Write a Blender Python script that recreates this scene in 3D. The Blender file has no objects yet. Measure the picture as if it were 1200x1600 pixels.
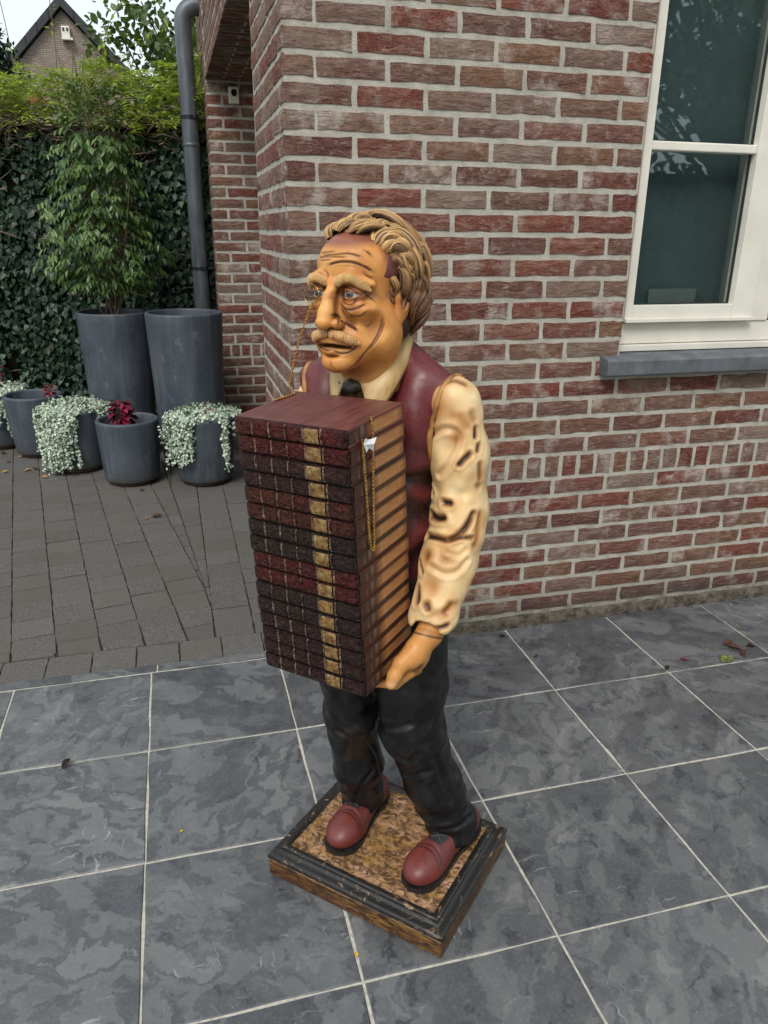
import bpy, bmesh, math, random
import numpy as np
from mathutils import Vector, Matrix
from mathutils.bvhtree import BVHTree

R = math.radians
rng = np.random.default_rng(7)
random.seed(7)
scene = bpy.context.scene
col = scene.collection

# ------------------------------------------------------------------ camera
CF, CYAW, CPITCH, CROLL = 1193.93, 0.265517, 0.351974, 0.010122      # focal length in px of a 1200 x 1600 picture
CPOS = np.array([-0.723817, -2.485246, 1.481422])
def cam_axes():
    cy, sy, cp, sp = math.cos(CYAW), math.sin(CYAW), math.cos(CPITCH), math.sin(CPITCH)
    f = np.array([sy*cp, cy*cp, -sp]); r = np.array([cy, -sy, 0.0]); u = np.cross(r, f)
    cr, sr = math.cos(CROLL), math.sin(CROLL)
    return cr*r + sr*u, -sr*r + cr*u, f
CR, CU, CFW = cam_axes()
cd = bpy.data.cameras.new('camera'); cam = bpy.data.objects.new('camera', cd); col.objects.link(cam)
cd.sensor_fit = 'VERTICAL'; cd.sensor_height = 36.0; cd.sensor_width = 27.0
cd.lens = CF/1600*36.0; cd.clip_start = 0.02; cd.clip_end = 2000
cam.matrix_world = Matrix(((CR[0], CU[0], -CFW[0], CPOS[0]), (CR[1], CU[1], -CFW[1], CPOS[1]), (CR[2], CU[2], -CFW[2], CPOS[2]), (0, 0, 0, 1)))
scene.camera = cam
def ray(x, y):
    d = CR*((x-600)/CF) + CU*(-(y-800)/CF) + CFW
    return CPOS.copy(), d/np.linalg.norm(d)
def at(x, y, X=None, Y=None, Z=None):
    o, d = ray(x, y)
    k, v = (0, X) if X is not None else (1, Y) if Y is not None else (2, Z)
    return o + d*((v-o[k])/d[k])
def project(P):
    q = (np.atleast_2d(P)-CPOS) @ np.array([CR, CU, CFW]).T
    return np.stack([600+CF*q[:, 0]/q[:, 2], 800-CF*q[:, 1]/q[:, 2]], 1)

# ------------------------------------------------------------------ sky, sun, exposure
SUN_EL, SUN_AZ = R(50), R(212)            # azimuth from +Y, clockwise: high, behind the viewer's left shoulder
w = bpy.data.worlds.new('World'); scene.world = w; w.use_nodes = True
nt = w.node_tree; nt.nodes.clear()
sky = nt.nodes.new('ShaderNodeTexSky'); sky.sky_type = 'NISHITA'; sky.sun_disc = False
sky.sun_elevation = SUN_EL; sky.sun_rotation = SUN_AZ; sky.dust_density = 4.0; sky.air_density = 1.0; sky.ozone_density = 1.0
mx = nt.nodes.new('ShaderNodeMix'); mx.data_type = 'RGBA'; mx.inputs[0].default_value = 0.80
mx.inputs[7].default_value = (7.9, 8.7, 9.0, 1)      # even grey-white cloud deck over the clear sky
bg = nt.nodes.new('ShaderNodeBackground'); bg.inputs[1].default_value = 0.088
out = nt.nodes.new('ShaderNodeOutputWorld')
nt.links.new(sky.outputs[0], mx.inputs[6]); nt.links.new(mx.outputs[2], bg.inputs[0]); nt.links.new(bg.outputs[0], out.inputs[0])
sl = bpy.data.lights.new('sun', 'SUN'); sl.energy = 1.5; sl.angle = R(22); sl.color = (1.0, 0.96, 0.90)
so = bpy.data.objects.new('sun', sl); col.objects.link(so)
sd = Vector((math.sin(SUN_AZ)*math.cos(SUN_EL), math.cos(SUN_AZ)*math.cos(SUN_EL), math.sin(SUN_EL)))
so.rotation_euler = sd.to_track_quat('Z', 'Y').to_euler(); so.location = (0, 0, 8)
vs = scene.view_settings; vs.view_transform = 'Standard'; vs.look = 'None'; vs.gamma = 1.0; vs.exposure = 0.66
try: vs.use_curve_mapping = False
except Exception: pass

# ------------------------------------------------------------------ helpers
def tag(o, label=None, cat=None, group=None, kind=None):
    if label: o['label'] = label
    if cat: o['category'] = cat
    if group: o['group'] = group
    if kind: o['kind'] = kind
    return o
def empty(name, loc=(0, 0, 0), rz=0.0):
    o = bpy.data.objects.new(name, None); o.empty_display_size = 0.1; o.location = loc; o.rotation_euler = (0, 0, rz); col.objects.link(o); return o
def mesh_data(name, V, F, mat=None, smooth=False, cols=None, mats=None, fmat=None):
    me = bpy.data.meshes.new(name)
    V = np.asarray(V, dtype=np.float32)
    if isinstance(F, np.ndarray):
        nf, k = F.shape
        me.vertices.add(len(V)); me.vertices.foreach_set('co', V.ravel())
        me.loops.add(nf*k); me.loops.foreach_set('vertex_index', F.astype(np.int32).ravel())
        me.polygons.add(nf); me.polygons.foreach_set('loop_start', np.arange(0, nf*k, k, dtype=np.int32))
        try: me.polygons.foreach_set('loop_total', np.full(nf, k, dtype=np.int32))
        except Exception: pass
        me.update(calc_edges=True); me.validate()
    else:
        me.from_pydata([tuple(map(float, v)) for v in V], [], F); me.update()
    if mats:
        for m_ in mats: me.materials.append(m_)
        if fmat is not None: me.polygons.foreach_set('material_index', np.asarray(fmat, dtype=np.int32))
    elif mat: me.materials.append(mat)
    if smooth: me.polygons.foreach_set('use_smooth', np.ones(len(me.polygons), dtype=bool))
    if cols is not None:
        a = me.color_attributes.new('paint', 'FLOAT_COLOR', 'POINT')
        c = np.ones((len(V), 4), dtype=np.float32); c[:, :3] = cols
        a.data.foreach_set('color', c.ravel())
    return me
def obj(name, me, parent=None, loc=None, rot=None):
    o = bpy.data.objects.new(name, me); col.objects.link(o)
    if parent is not None: o.parent = parent
    if loc is not None: o.location = loc
    if rot is not None: o.rotation_euler = rot
    return o
class MB:
    """collects vertices and faces for one mesh"""
    def __init__(s): s.v = []; s.f = []
    def add(s, V, F):
        b = len(s.v); s.v += [tuple(map(float, q)) for q in V]; s.f += [tuple(i+b for i in f) for f in F]; return s
    def box(s, a, b):
        x0, y0, z0 = a; x1, y1, z1 = b
        return s.add([(x0,y0,z0),(x1,y0,z0),(x1,y1,z0),(x0,y1,z0),(x0,y0,z1),(x1,y0,z1),(x1,y1,z1),(x0,y1,z1)],
                     [(0,3,2,1),(4,5,6,7),(0,1,5,4),(1,2,6,5),(2,3,7,6),(3,0,4,7)])
    def tube(s, pts, rad, n=10, cap=True):
        V, F = tube(pts, rad, n, cap); return s.add(V, F)
    def build(s, name, mat, parent=None, smooth=False, bevel=0, seg=2):
        me = mesh_data(name, s.v, s.f, mat, smooth); o = obj(name, me, parent)
        if bevel:
            m = o.modifiers.new('bevel', 'BEVEL'); m.width = bevel; m.segments = seg; m.limit_method = 'ANGLE'; m.angle_limit = R(40)
        return o
def frames(pts):
    P = np.asarray(pts, float); T = np.gradient(P, axis=0); T /= np.linalg.norm(T, axis=1)[:, None]+1e-9
    N = np.zeros_like(P); a = np.array([0, 0, 1.0]) if abs(T[0][2]) < .9 else np.array([1.0, 0, 0])
    n = np.cross(T[0], a); n /= np.linalg.norm(n); N[0] = n
    for i in range(1, len(P)):
        n = N[i-1]-T[i]*np.dot(N[i-1], T[i]); N[i] = n/(np.linalg.norm(n)+1e-9)
    return P, T, N, np.cross(T, N)
def tube(pts, rad, n=10, cap=True):
    P, T, N, B = frames(pts); m = len(P); rad = np.broadcast_to(np.asarray(rad, float), (m,))
    a = np.linspace(0, 2*np.pi, n, endpoint=False)
    V = (P[:, None]+rad[:, None, None]*(np.cos(a)[None, :, None]*N[:, None]+np.sin(a)[None, :, None]*B[:, None])).reshape(-1, 3)
    F = [(i*n+j, i*n+(j+1) % n, (i+1)*n+(j+1) % n, (i+1)*n+j) for i in range(m-1) for j in range(n)]
    if cap: F += [tuple(range(n))[::-1], tuple((m-1)*n+j for j in range(n))]
    return V, F
def spline(pts, n):
    """Catmull-Rom through pts, n samples"""
    P = np.asarray(pts, float); P = np.vstack([2*P[0]-P[1], P, 2*P[-1]-P[-2]]); k = len(P)-3
    t = np.linspace(0, k-1e-9, n); i = t.astype(int); u = (t-i)[:, None]
    a, b, c, d = P[i], P[i+1], P[i+2], P[i+3]
    return .5*((2*b)+(c-a)*u+(2*a-5*b+4*c-d)*u*u+(3*b-a-3*c+d)*u**3)
def lathe(prof, n=48):
    prof = np.asarray(prof, float); m = len(prof); a = np.linspace(0, 2*np.pi, n, endpoint=False)
    V = np.stack([prof[:, 0][:, None]*np.cos(a), prof[:, 0][:, None]*np.sin(a), np.broadcast_to(prof[:, 1][:, None], (m, n))], -1).reshape(-1, 3)
    F = [(i*n+j, i*n+(j+1) % n, (i+1)*n+(j+1) % n, (i+1)*n+j) for i in range(m-1) for j in range(n)]
    return V, F

def vnoise(P, s, seed=0, octv=3):
    """cheap smooth value noise on points"""
    out_ = np.zeros(len(P)); amp = 1.0; tot = 0
    for o_ in range(octv):
        Q = P*s*(2**o_)+seed*13.7+o_*5.1; I = np.floor(Q).astype(np.int64); f = Q-I; f = f*f*(3-2*f)
        acc = np.zeros(len(P))
        for dx_ in (0, 1):
            for dy2 in (0, 1):
                for dz_ in (0, 1):
                    hsh = ((I[:, 0]+dx_)*374761393+(I[:, 1]+dy2)*668265263+(I[:, 2]+dz_)*2147483647+seed*97) & 0xffffffff
                    hsh = ((hsh ^ (hsh >> 13))*1274126177) & 0xffffffff; hsh = (hsh ^ (hsh >> 16)) & 0xffff
                    acc += hsh/65535.0*np.where(dx_, f[:, 0], 1-f[:, 0])*np.where(dy2, f[:, 1], 1-f[:, 1])*np.where(dz_, f[:, 2], 1-f[:, 2])
        out_ += acc*amp; tot += amp; amp *= .5
    return out_/tot

# ------------------------------------------------------------------ node materials
class NT:
    def __init__(s, name):
        s.m = bpy.data.materials.new(name); s.m.use_nodes = True; s.t = s.m.node_tree; s.b = s.t.nodes['Principled BSDF']
    def n(s, typ, **kw):
        q = s.t.nodes.new('ShaderNode'+typ)
        for k, v in kw.items(): setattr(q, k, v)
        return q
    def put(s, sock, v):
        if v is None: return
        if hasattr(v, 'is_output'): s.t.links.new(v, sock)
        elif isinstance(v, (tuple, list)) and sock.type == 'RGBA': sock.default_value = (*v[:3], 1)
        else: sock.default_value = v
    def pos(s): return s.n('NewGeometry').outputs['Position']
    def oco(s): return s.n('TexCoord').outputs['Object']
    def island(s): return s.n('NewGeometry').outputs['Random Per Island']
    def orand(s): return s.n('ObjectInfo').outputs['Random']
    def attr(s, name='paint'):
        q = s.n('Attribute'); q.attribute_name = name; return q.outputs['Color']
    def math(s, op, a, b=None, c=None, clamp=False):
        q = s.n('Math', operation=op); q.use_clamp = clamp; s.put(q.inputs[0], a); s.put(q.inputs[1], b)
        if c is not None: s.put(q.inputs[2], c)
        return q.outputs[0]
    def vmath(s, op, a, b):
        q = s.n('VectorMath', operation=op); s.put(q.inputs[0], a); s.put(q.inputs[1], b); return q.outputs[0]
    def comb(s, x, y, z):
        q = s.n('CombineXYZ'); s.put(q.inputs[0], x); s.put(q.inputs[1], y); s.put(q.inputs[2], z); return q.outputs[0]
    def mapv(s, v, scale=(1, 1, 1), loc=(0, 0, 0), rot=(0, 0, 0)):
        q = s.n('Mapping'); s.put(q.inputs[0], v); q.inputs['Scale'].default_value = scale; q.inputs['Location'].default_value = loc; q.inputs['Rotation'].default_value = rot; return q.outputs[0]
    def noise(s, v=None, scale=5, detail=4, rough=.55, dist=0, typ=None, out=0):
        q = s.n('TexNoise'); 
        if typ: q.noise_type = typ
        s.put(q.inputs['Vector'], v); s.put(q.inputs['Scale'], scale); s.put(q.inputs['Detail'], detail); s.put(q.inputs['Roughness'], rough); s.put(q.inputs['Distortion'], dist)
        return q.outputs[out]
    def voro(s, v=None, scale=5, feature='F1', out=0, rnd=1):
        q = s.n('TexVoronoi', feature=feature); s.put(q.inputs['Vector'], v); s.put(q.inputs['Scale'], scale); s.put(q.inputs['Randomness'], rnd); return q.outputs[out]
    def ramp(s, fac, stops, interp='LINEAR'):
        q = s.n('ValToRGB'); cr = q.color_ramp; cr.interpolation = interp
        while len(cr.elements) < len(stops): cr.elements.new(.5)
        for e, (p_, c) in zip(cr.elements, stops):
            e.position = p_; e.color = (*c, 1) if not isinstance(c, (int, float)) else (c, c, c, 1)
        s.put(q.inputs[0], fac); return q.outputs[0]
    def mix(s, fac, a, b, mode='MIX'):
        q = s.n('Mix', data_type='RGBA', blend_type=mode); s.put(q.inputs[0], fac); s.put(q.inputs[6], a); s.put(q.inputs[7], b); return q.outputs[2]
    def maprange(s, v, a, b, c=0, d=1):
        q = s.n('MapRange'); s.put(q.inputs[0], v); q.inputs[1].default_value = a; q.inputs[2].default_value = b; q.inputs[3].default_value = c; q.inputs[4].default_value = d; return q.outputs[0]
    def bump(s, h, strength=.5, dist=.01, norm=None):
        q = s.n('Bump'); q.inputs['Strength'].default_value = strength; q.inputs['Distance'].default_value = dist; s.put(q.inputs['Height'], h); s.put(q.inputs['Normal'], norm); return q.outputs[0]
    def set(s, **kw):
        names = dict(color='Base Color', rough='Roughness', normal='Normal', metal='Metallic', spec='Specular IOR Level', coat='Coat Weight', coatr='Coat Roughness', alpha='Alpha', sss='Subsurface Weight', trans='Transmission Weight', sheen='Sheen Weight')
        for k, v in kw.items(): s.put(s.b.inputs[names[k]], v)
        return s.m

def m_brick(name, far=False):
    t = NT(name)
    rnd = t.math('FRACT', t.math('ADD', t.orand(), t.island()))
    r2 = t.math('FRACT', t.math('MULTIPLY', rnd, 17.31)); r3 = t.math('FRACT', t.math('MULTIPLY', rnd, 57.7))
    P = t.vmath('ADD', t.pos(), t.comb(t.math('MULTIPLY', rnd, 9.0), t.math('MULTIPLY', r2, 7.0), t.math('MULTIPLY', r3, 5.0)))
    base = t.ramp(rnd, [(0, (.115, .031, .021)), (.13, (.165, .042, .026)), (.26, (.180, .104, .072)), (.38, (.115, .050, .034)), (.50, (.210, .150, .114)), (.62, (.100, .036, .026)), (.74, (.170, .084, .046)), (.86, (.140, .072, .054)), (1, (.150, .038, .024))])
    warp = t.vmath('ADD', t.mapv(P, (1, 1, 1.9)), t.vmath('MULTIPLY', t.noise(P, 22, 3, .6, out=1), (.035, .035, .035)))
    streak = t.noise(t.mapv(warp, (20, 20, 46)), 1, 6, .68, .9)
    crease = t.noise(t.mapv(warp, (24, 24, 52)), 1, 5, .60, .6, 'RIDGED_MULTIFRACTAL')
    blot = t.noise(P, 13, 4, .6); fine = t.noise(P, 230, 3, .65)
    c = t.mix(t.maprange(blot, .46, .68, 0, .62), base, t.mix(r2, (.270, .212, .174), (.150, .064, .042)))
    c = t.mix(t.maprange(streak, .52, .68, 0, .50), c, t.mix(r3, (.38, .315, .27), (.28, .165, .125)))
    c = t.mix(t.maprange(streak, .50, .34, 0, .65), c, t.mix(1.0, c, (.42, .36, .34), 'MULTIPLY'))
    c = t.mix(t.maprange(crease, .62, 1.15, 0, .8), c, (.028, .014, .012))
    c = t.mix(t.maprange(fine, .52, .74, 0, .38), c, (.40, .34, .30))
    eff = t.maprange(t.math('ADD', t.noise(P, 10, 6, .72), t.math('MULTIPLY', r3, .14)), .63, .78)
    c = t.mix(t.math('MULTIPLY', eff, .55), c, (.50, .455, .40))
    sp = t.n('SeparateXYZ'); t.put(sp.inputs[0], t.pos())      # lowest courses coloured darker
    c = t.mix(t.maprange(t.math('ADD', sp.outputs[2], t.math('MULTIPLY', r2, .08)), .10, .22, .72, 0), c, t.mix(.2, (.040, .036, .038), c))
    h = t.math('ADD', t.math('MULTIPLY', crease, -.55), t.math('ADD', t.math('MULTIPLY', fine, .22), t.math('ADD', t.math('MULTIPLY', streak, .9), t.math('MULTIPLY', blot, .5))))
    return t.set(color=c, rough=.88, spec=.25, normal=t.bump(h, .9, .007))
def m_mortar():
    t = NT('mortar'); P = t.pos()
    n1 = t.noise(P, 210, 3, .7); n2 = t.noise(P, 16, 6, .68); n3 = t.voro(P, 300)
    c = t.ramp(n2, [(.22, (.25, .23, .19)), (.48, (.45, .425, .365)), (.78, (.58, .555, .49))])
    c = t.mix(t.maprange(n1, .30, .55), t.mix(.35, c, (.20, .185, .15)), c)
    sp = t.n('SeparateXYZ'); t.put(sp.inputs[0], P); low = t.maprange(sp.outputs[2], 0, .2)
    c = t.mix(t.math('MULTIPLY', t.math('SUBTRACT', 1.0, low), t.maprange(n2, .35, .6)), c, (.085, .075, .05))
    return t.set(color=c, rough=.95, spec=.2, normal=t.bump(t.math('ADD', n1, t.math('MULTIPLY', n3, .5)), .8, .004))
def m_slate():
    t = NT('slate_tile'); r = t.orand()
    P = t.vmath('ADD', t.oco(), t.comb(t.math('MULTIPLY', r, 31.0), t.math('MULTIPLY', r, 17.0), t.math('MULTIPLY', r, 7.0)))
    Q = t.mapv(P, (1, 1, 1), rot=(0, 0, .6))
    warp = t.vmath('ADD', t.mapv(Q, (2.0, 3.4, 1)), t.vmath('MULTIPLY', t.noise(P, 9, 5, .65, out=1), (.42, .42, 0)))
    lay = t.noise(warp, 2.1, 4, .48)
    lay2 = t.noise(warp, 4.4, 4, .5)
    fine = t.noise(P, 120, 4, .7); mid = t.noise(P, 20, 4, .6)
    k = t.maprange(t.math('FRACT', t.math('MULTIPLY', r, 7.7)), 0, 1, -.085, .075)
    lv = t.math('ADD', lay, k)
    c = t.ramp(lv, [(0, (.036, .039, .046)), (.450, (.044, .047, .055)), (.462, (.096, .101, .107)), (.526, (.112, .117, .122)), (.540, (.052, .055, .063)), (.580, (.058, .061, .069)), (.592, (.145, .149, .151)), (.67, (.135, .139, .141)), (.682, (.078, .083, .091))])
    c2 = t.ramp(lay2, [(.400, (.040, .043, .050)), (.410, (.098, .102, .107)), (.590, (.102, .106, .110)), (.600, (.175, .177, .174))])
    c = t.mix(t.maprange(r, 0, 1, .15, .65), c, c2)
    c = t.mix(t.maprange(mid, .42, .7, 0, .30), c, (.150, .148, .142))
    c = t.mix(t.maprange(fine, .5, .78, 0, .30), c, (.24, .245, .25))
    # chalky scuffs and short scratches
    sv = t.vmath('ADD', P, t.vmath('MULTIPLY', t.noise(P, 9, 3, .6, out=1), (.09, .09, 0)))
    scr = t.noise(t.mapv(sv, (90, 9, 1), rot=(0, 0, .9)), 1, 3, .5); scr2 = t.noise(t.mapv(sv, (10, 80, 1), rot=(0, 0, .35)), 1, 3, .5)
    where = t.maprange(t.math('ADD', t.noise(P, 3.3, 3, .6), t.maprange(r, 0, 1, -.08, .06)), .50, .64)
    s_ = t.math('MULTIPLY', where, t.math('MAXIMUM', t.maprange(scr, .655, .70), t.maprange(scr2, .66, .71)))
    c = t.mix(t.math('MULTIPLY', s_, .55), c, (.40, .41, .40))
    spot = t.maprange(t.voro(P, 36), .03, .07, .5, 0)
    c = t.mix(t.math('MULTIPLY', spot, t.maprange(t.noise(P, 5, 2), .5, .6)), c, (.40, .40, .39))
    h = t.math('ADD', t.math('MULTIPLY', t.ramp(lv, [(.455, 0.), (.463, .35), (.535, .38), (.542, .1), (.585, .1), (.592, .75), (.67, .72), (.677, .4)]), 1.0), t.math('MULTIPLY', fine, .12))
    rg = t.maprange(lv, .4, .6, .30, .46)
    return t.set(color=c, rough=rg, spec=.45, normal=t.bump(h, .35, .003))
def m_paver():
    t = NT('concrete_paver'); P = t.pos(); r = t.orand()
    n1 = t.noise(P, 190, 4, .8); n2 = t.noise(P, 3.0, 4, .6); v = t.voro(P, 190, out=1)
    c = t.ramp(n1, [(.30, (.036, .034, .033)), (.5, (.098, .091, .086)), (.62, (.165, .156, .148)), (.76, (.46, .45, .43))])
    c = t.mix(t.maprange(r, 0, 1, 0, .40), c, t.mix(t.math('FRACT', t.math('MULTIPLY', r, 13.0)), (.145, .138, .13), (.070, .066, .062)))
    c = t.mix(t.math('MULTIPLY', t.maprange(t.math('ADD', t.math('MULTIPLY', r, .25), n2), .62, .82), .5), c, (.085, .082, .055))
    return t.set(color=c, rough=.88, spec=.3, normal=t.bump(n1, .7, .004))
def m_simple(name, colr, rough=.5, metal=0, spec=.5, nscale=30, namt=.12, bumpd=0.0, bscale=200, coat=0, dark=None, stretch=(1, 1, 1)):
    t = NT(name); P = t.mapv(t.oco(), stretch); n = t.noise(P, nscale, 5, .6)
    d = dark or tuple(c*(1-namt*2) for c in colr); l = tuple(min(1, c*(1+namt)) for c in colr)
    c = t.ramp(n, [(.3, d), (.7, l)])
    kw = dict(color=c, rough=t.maprange(n, .3, .7, max(.02, rough-.06), min(1, rough+.06)), metal=metal, spec=spec, coat=coat)
    if bumpd: kw['normal'] = t.bump(t.noise(P, bscale, 3, .6), .6, bumpd)
    return t.set(**kw)
def m_glazed_pot():
    t = NT('pot_glaze'); P = t.oco(); r = t.orand()
    Pp = t.vmath('ADD', P, t.comb(r, t.math('MULTIPLY', r, 9.0), 0.0))
    n = t.noise(Pp, 4, 5, .6); f = t.noise(t.mapv(Pp, (40, 40, 160)), 1, 4, .6); v = t.noise(t.mapv(Pp, (22, 22, 1.6)), 1, 4, .6)
    c = t.ramp(n, [(.3, (.036, .045, .062)), (.55, (.052, .064, .082)), (.75, (.072, .084, .098))])
    c = t.mix(t.maprange(v, .45, .70, 0, .6), c, (.105, .118, .132))
    c = t.mix(t.maprange(f, .55, .8, 0, .35), c, (.11, .12, .13))
    sp = t.n('SeparateXYZ'); t.put(sp.inputs[0], P)
    lime = t.noise(t.mapv(Pp, (14, 14, 9)), 1, 6, .7); c = t.mix(t.maprange(lime, .56, .70, 0, .42), c, (.20, .215, .225))
    c = t.mix(t.math('MULTIPLY', t.maprange(sp.outputs[2], .02, .14, 1, 0), t.maprange(n, .35, .6, .2, .8)), c, (.050, .045, .036))
    return t.set(color=c, rough=t.maprange(n, .3, .7, .42, .62), spec=.4, normal=t.bump(t.math('ADD', f, v), .3, .003))
def m_leaf(name, stops, rough=.45, trans=.0, spec=.4):
    t = NT(name); i = t.island(); n = t.noise(t.pos(), 18, 3, .6); nb = t.noise(t.pos(), 3.0, 3, .6)
    f = t.math('ADD', t.math('MULTIPLY', i, .6), t.math('ADD', t.math('MULTIPLY', n, .25), t.math('MULTIPLY', t.math('SUBTRACT', nb, .5), .7)), clamp=True)
    c = t.ramp(f, stops)
    m = t.set(color=c, rough=rough, spec=spec)
    if trans:
        tr = t.n('BsdfTranslucent'); t.put(tr.inputs[0], t.mix(.5, c, (.25, .35, .03)))
        ms = t.n('MixShader'); ms.inputs[0].default_value = trans
        o = t.t.nodes['Material Output']; t.t.links.new(t.b.outputs[0], ms.inputs[1]); t.t.links.new(tr.outputs[0], ms.inputs[2]); t.t.links.new(ms.outputs[0], o.inputs[0])
    return m
def m_paint(name, rough=.45, coat=.15, noise_amt=.25, bumpd=.0015, spec=.45):
    """brushed paint over a cast figure: colours come from the 'paint' attribute, worn by noise"""
    t = NT(name); P = t.oco(); c = t.attr()
    n = t.noise(P, 45, 5, .65); f = t.noise(P, 260, 3, .6)
    c = t.mix(t.maprange(n, .35, .7, 0, noise_amt), c, t.mix(1.0, c, (.62, .55, .5), 'MULTIPLY'))
    c = t.mix(t.maprange(f, .5, .8, 0, noise_amt*.6), c, t.mix(.5, c, (.8, .7, .55)))
    return t.set(color=c, rough=t.maprange(n, .3, .7, rough-.08, rough+.1), spec=spec, coat=coat, coatr=.3, normal=t.bump(t.math('ADD', n, t.math('MULTIPLY', f, .3)), .4, bumpd))

MBRICK = m_brick('handmade_brick'); MMORT = m_mortar(); MSLATE = m_slate(); MPAVE = m_paver()
# ================================================================== the setting
MSOIL = m_simple('dark_soil', (.030, .024, .018), .95, spec=.2, nscale=60, namt=.4, bumpd=.01, bscale=80)
MGROUT = m_simple('tile_grout', (.46, .43, .37), .92, spec=.2, nscale=60, namt=.16, bumpd=.002)
MSAND = m_simple('joint_sand', (.040, .037, .031), .95, spec=.2, nscale=90, namt=.3, bumpd=.004)
MGROUND = m_simple('earth', (.06, .065, .035), .95, spec=.2, nscale=3, namt=.3)
ground = obj('ground', mesh_data('ground', [(-300, -300, -.08), (300, -300, -.08), (300, 300, -.08), (-300, 300, -.08)], [(0, 1, 2, 3)], MGROUND)); tag(ground, kind='structure')

# ---- patio of slate tiles: 0.45 m grid, joint 6 mm
T = .45
patio = MB().box((-5.4, -6.0, -.05), (6.0, .052, -.003)).build('patio', MGROUT); tag(patio, kind='structure')
def slab_mesh(name, sx, sy, mat, h=.02, b=.0022, seed=0, rough=.0012, nx=5, ny=5):
    """a tile: rounded arris, slightly uneven edge, top at z=0, centred"""
    r = np.random.default_rng(seed)
    loop = [(-sx/2+sx*i/nx, -sy/2) for i in range(nx)]+[(sx/2, -sy/2+sy*i/ny) for i in range(ny)]+[(sx/2-sx*i/nx, sy/2) for i in range(nx)]+[(-sx/2, sy/2-sy*i/ny) for i in range(ny)]
    L = np.array(loop)+r.normal(0, rough, (len(loop), 2)); n = len(L); k = 1-2*b/max(sx, sy)
    V = [(x, y, -h) for x, y in L]+[(x, y, -b) for x, y in L]+[(x*k, y*k, 0) for x, y in L]
    F = [(i, (i+1) % n, n+(i+1) % n, n+i) for i in range(n)]+[(n+i, n+(i+1) % n, 2*n+(i+1) % n, 2*n+i) for i in range(n)]+[tuple(2*n+i for i in range(n))]
    return mesh_data(name, V, F, mat)
tiles = [slab_mesh('tile', T-.006, T-.006, MSLATE, seed=i) for i in range(8)]
for i in range(-6, 11):
    for j in range(1, 8):
        x = (i-2+.5)*T; y = -(j-1+.5)*T
        c = project([(x, y, 0)])[0]
        q = (np.array([x, y, 0])-CPOS) @ CFW
        if q < .3 or not (-1100 < c[0] < 2400 and c[1] < 2700): continue
        o = obj('tile', tiles[(i*3+j*5) % 8], patio, (x, y, random.uniform(-.0006, .0006)), (random.uniform(-.0008, .0008), random.uniform(-.0008, .0008), R(90)*random.randrange(4)))
# narrow bluestone edging strip along the drive
strip = slab_mesh('edging', .9-.004, .046, MSLATE, seed=21, nx=9, ny=1)
for k in range(5): obj('edging_stone', strip, patio, (-.43-.45-.9*k+.45, .028, .0), (0, 0, 0))

# ---- driveway of square concrete pavers
drive = MB().box((-9, .052, -.06), (.9, 9.0, -.012)).build('driveway', MSAND); tag(drive, kind='structure')
PS = .155
pavs = [slab_mesh('paver', PS-.0035, PS-.0060, MPAVE, h=.03, b=.0022, seed=40+i, rough=.0014, nx=4, ny=4) for i in range(8)]
pcount = 0
far_rows = MB()
def slab_far(L, c, rz=0.0):
    """pavers beyond the picture: one joined field"""
    k = .975; n = len(L); cs, sn = math.cos(rz), math.sin(rz); W_ = [(c[0]+x*cs-y*sn, c[1]+x*sn+y*cs) for x, y in L]
    z = -.004+random.uniform(-.002, .0018); far_rows.add([(x, y, -.03) for x, y in W_]+[(x, y, z) for x, y in W_], [(i, (i+1) % n, n+(i+1) % n, n+i) for i in range(n)]+[tuple(n+i for i in range(n))])
def paver(x, y, rz, me=None):
    global pcount
    c = project([(x, y, 0)])[0]
    if not (-60 < c[0] < 480 and c[1] < 1130):
        h = PS/2-.003; slab_far([(-h, -h), (h, -h), (h, h), (-h, h)], (x, y), rz); return False
    obj('paver', me or pavs[pcount % 8], drive, (x, y, -.004+random.uniform(-.0022, .0018)), (random.uniform(-.008, .008), random.uniform(-.008, .008), rz)); pcount += 1; return True
for k in range(34): paver(-.49-PS*(k+.5)+.155*2, .132, 0)          # one course along the patio edge
def clip_poly(poly, p0, nrm):
    out_ = []
    for a, b in zip(poly, poly[1:]+poly[:1]):
        da = (a[0]-p0[0])*nrm[0]+(a[1]-p0[1])*nrm[1]; db = (b[0]-p0[0])*nrm[0]+(b[1]-p0[1])*nrm[1]
        if da >= 0: out_.append(a)
        if da*db < 0: t_ = da/(da-db); out_.append((a[0]+(b[0]-a[0])*t_, a[1]+(b[1]-a[1])*t_))
    return out_
def cut_paver(poly):
    """paver cut to a polygon in world xy"""
    if len(poly) < 3: return
    P = np.array(poly); c = P.mean(0)
    ar = abs(sum(P[i][0]*P[(i+1) % len(P)][1]-P[(i+1) % len(P)][0]*P[i][1] for i in range(len(P))))/2
    if ar < .0008: return
    pc = project([(c[0], c[1], 0)])[0]
    if not (-60 < pc[0] < 480 and pc[1] < 1130): slab_far([tuple(q) for q in (P-c)*.97], c); return
    n = len(P); L = (P-c)*(1-.006/max(.05, math.sqrt(ar))); k = .965
    V = [(x, y, -.03) for x, y in L]+[(x, y, -.004) for x, y in L]+[(x*k, y*k, 0) for x, y in L]
    F = [(i, (i+1) % n, n+(i+1) % n, n+i) for i in range(n)]+[(n+i, n+(i+1) % n, 2*n+(i+1) % n, 2*n+i) for i in range(n)]+[tuple(2*n+i for i in range(n))]
    obj('paver', mesh_data('paver', V, F, MPAVE), drive, (c[0], c[1], -.004+random.uniform(-.002, .0015)))
DA = R(9.3); du = np.array([math.cos(DA), math.sin(DA)]); dv = np.array([-math.sin(DA), math.cos(DA)])
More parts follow.
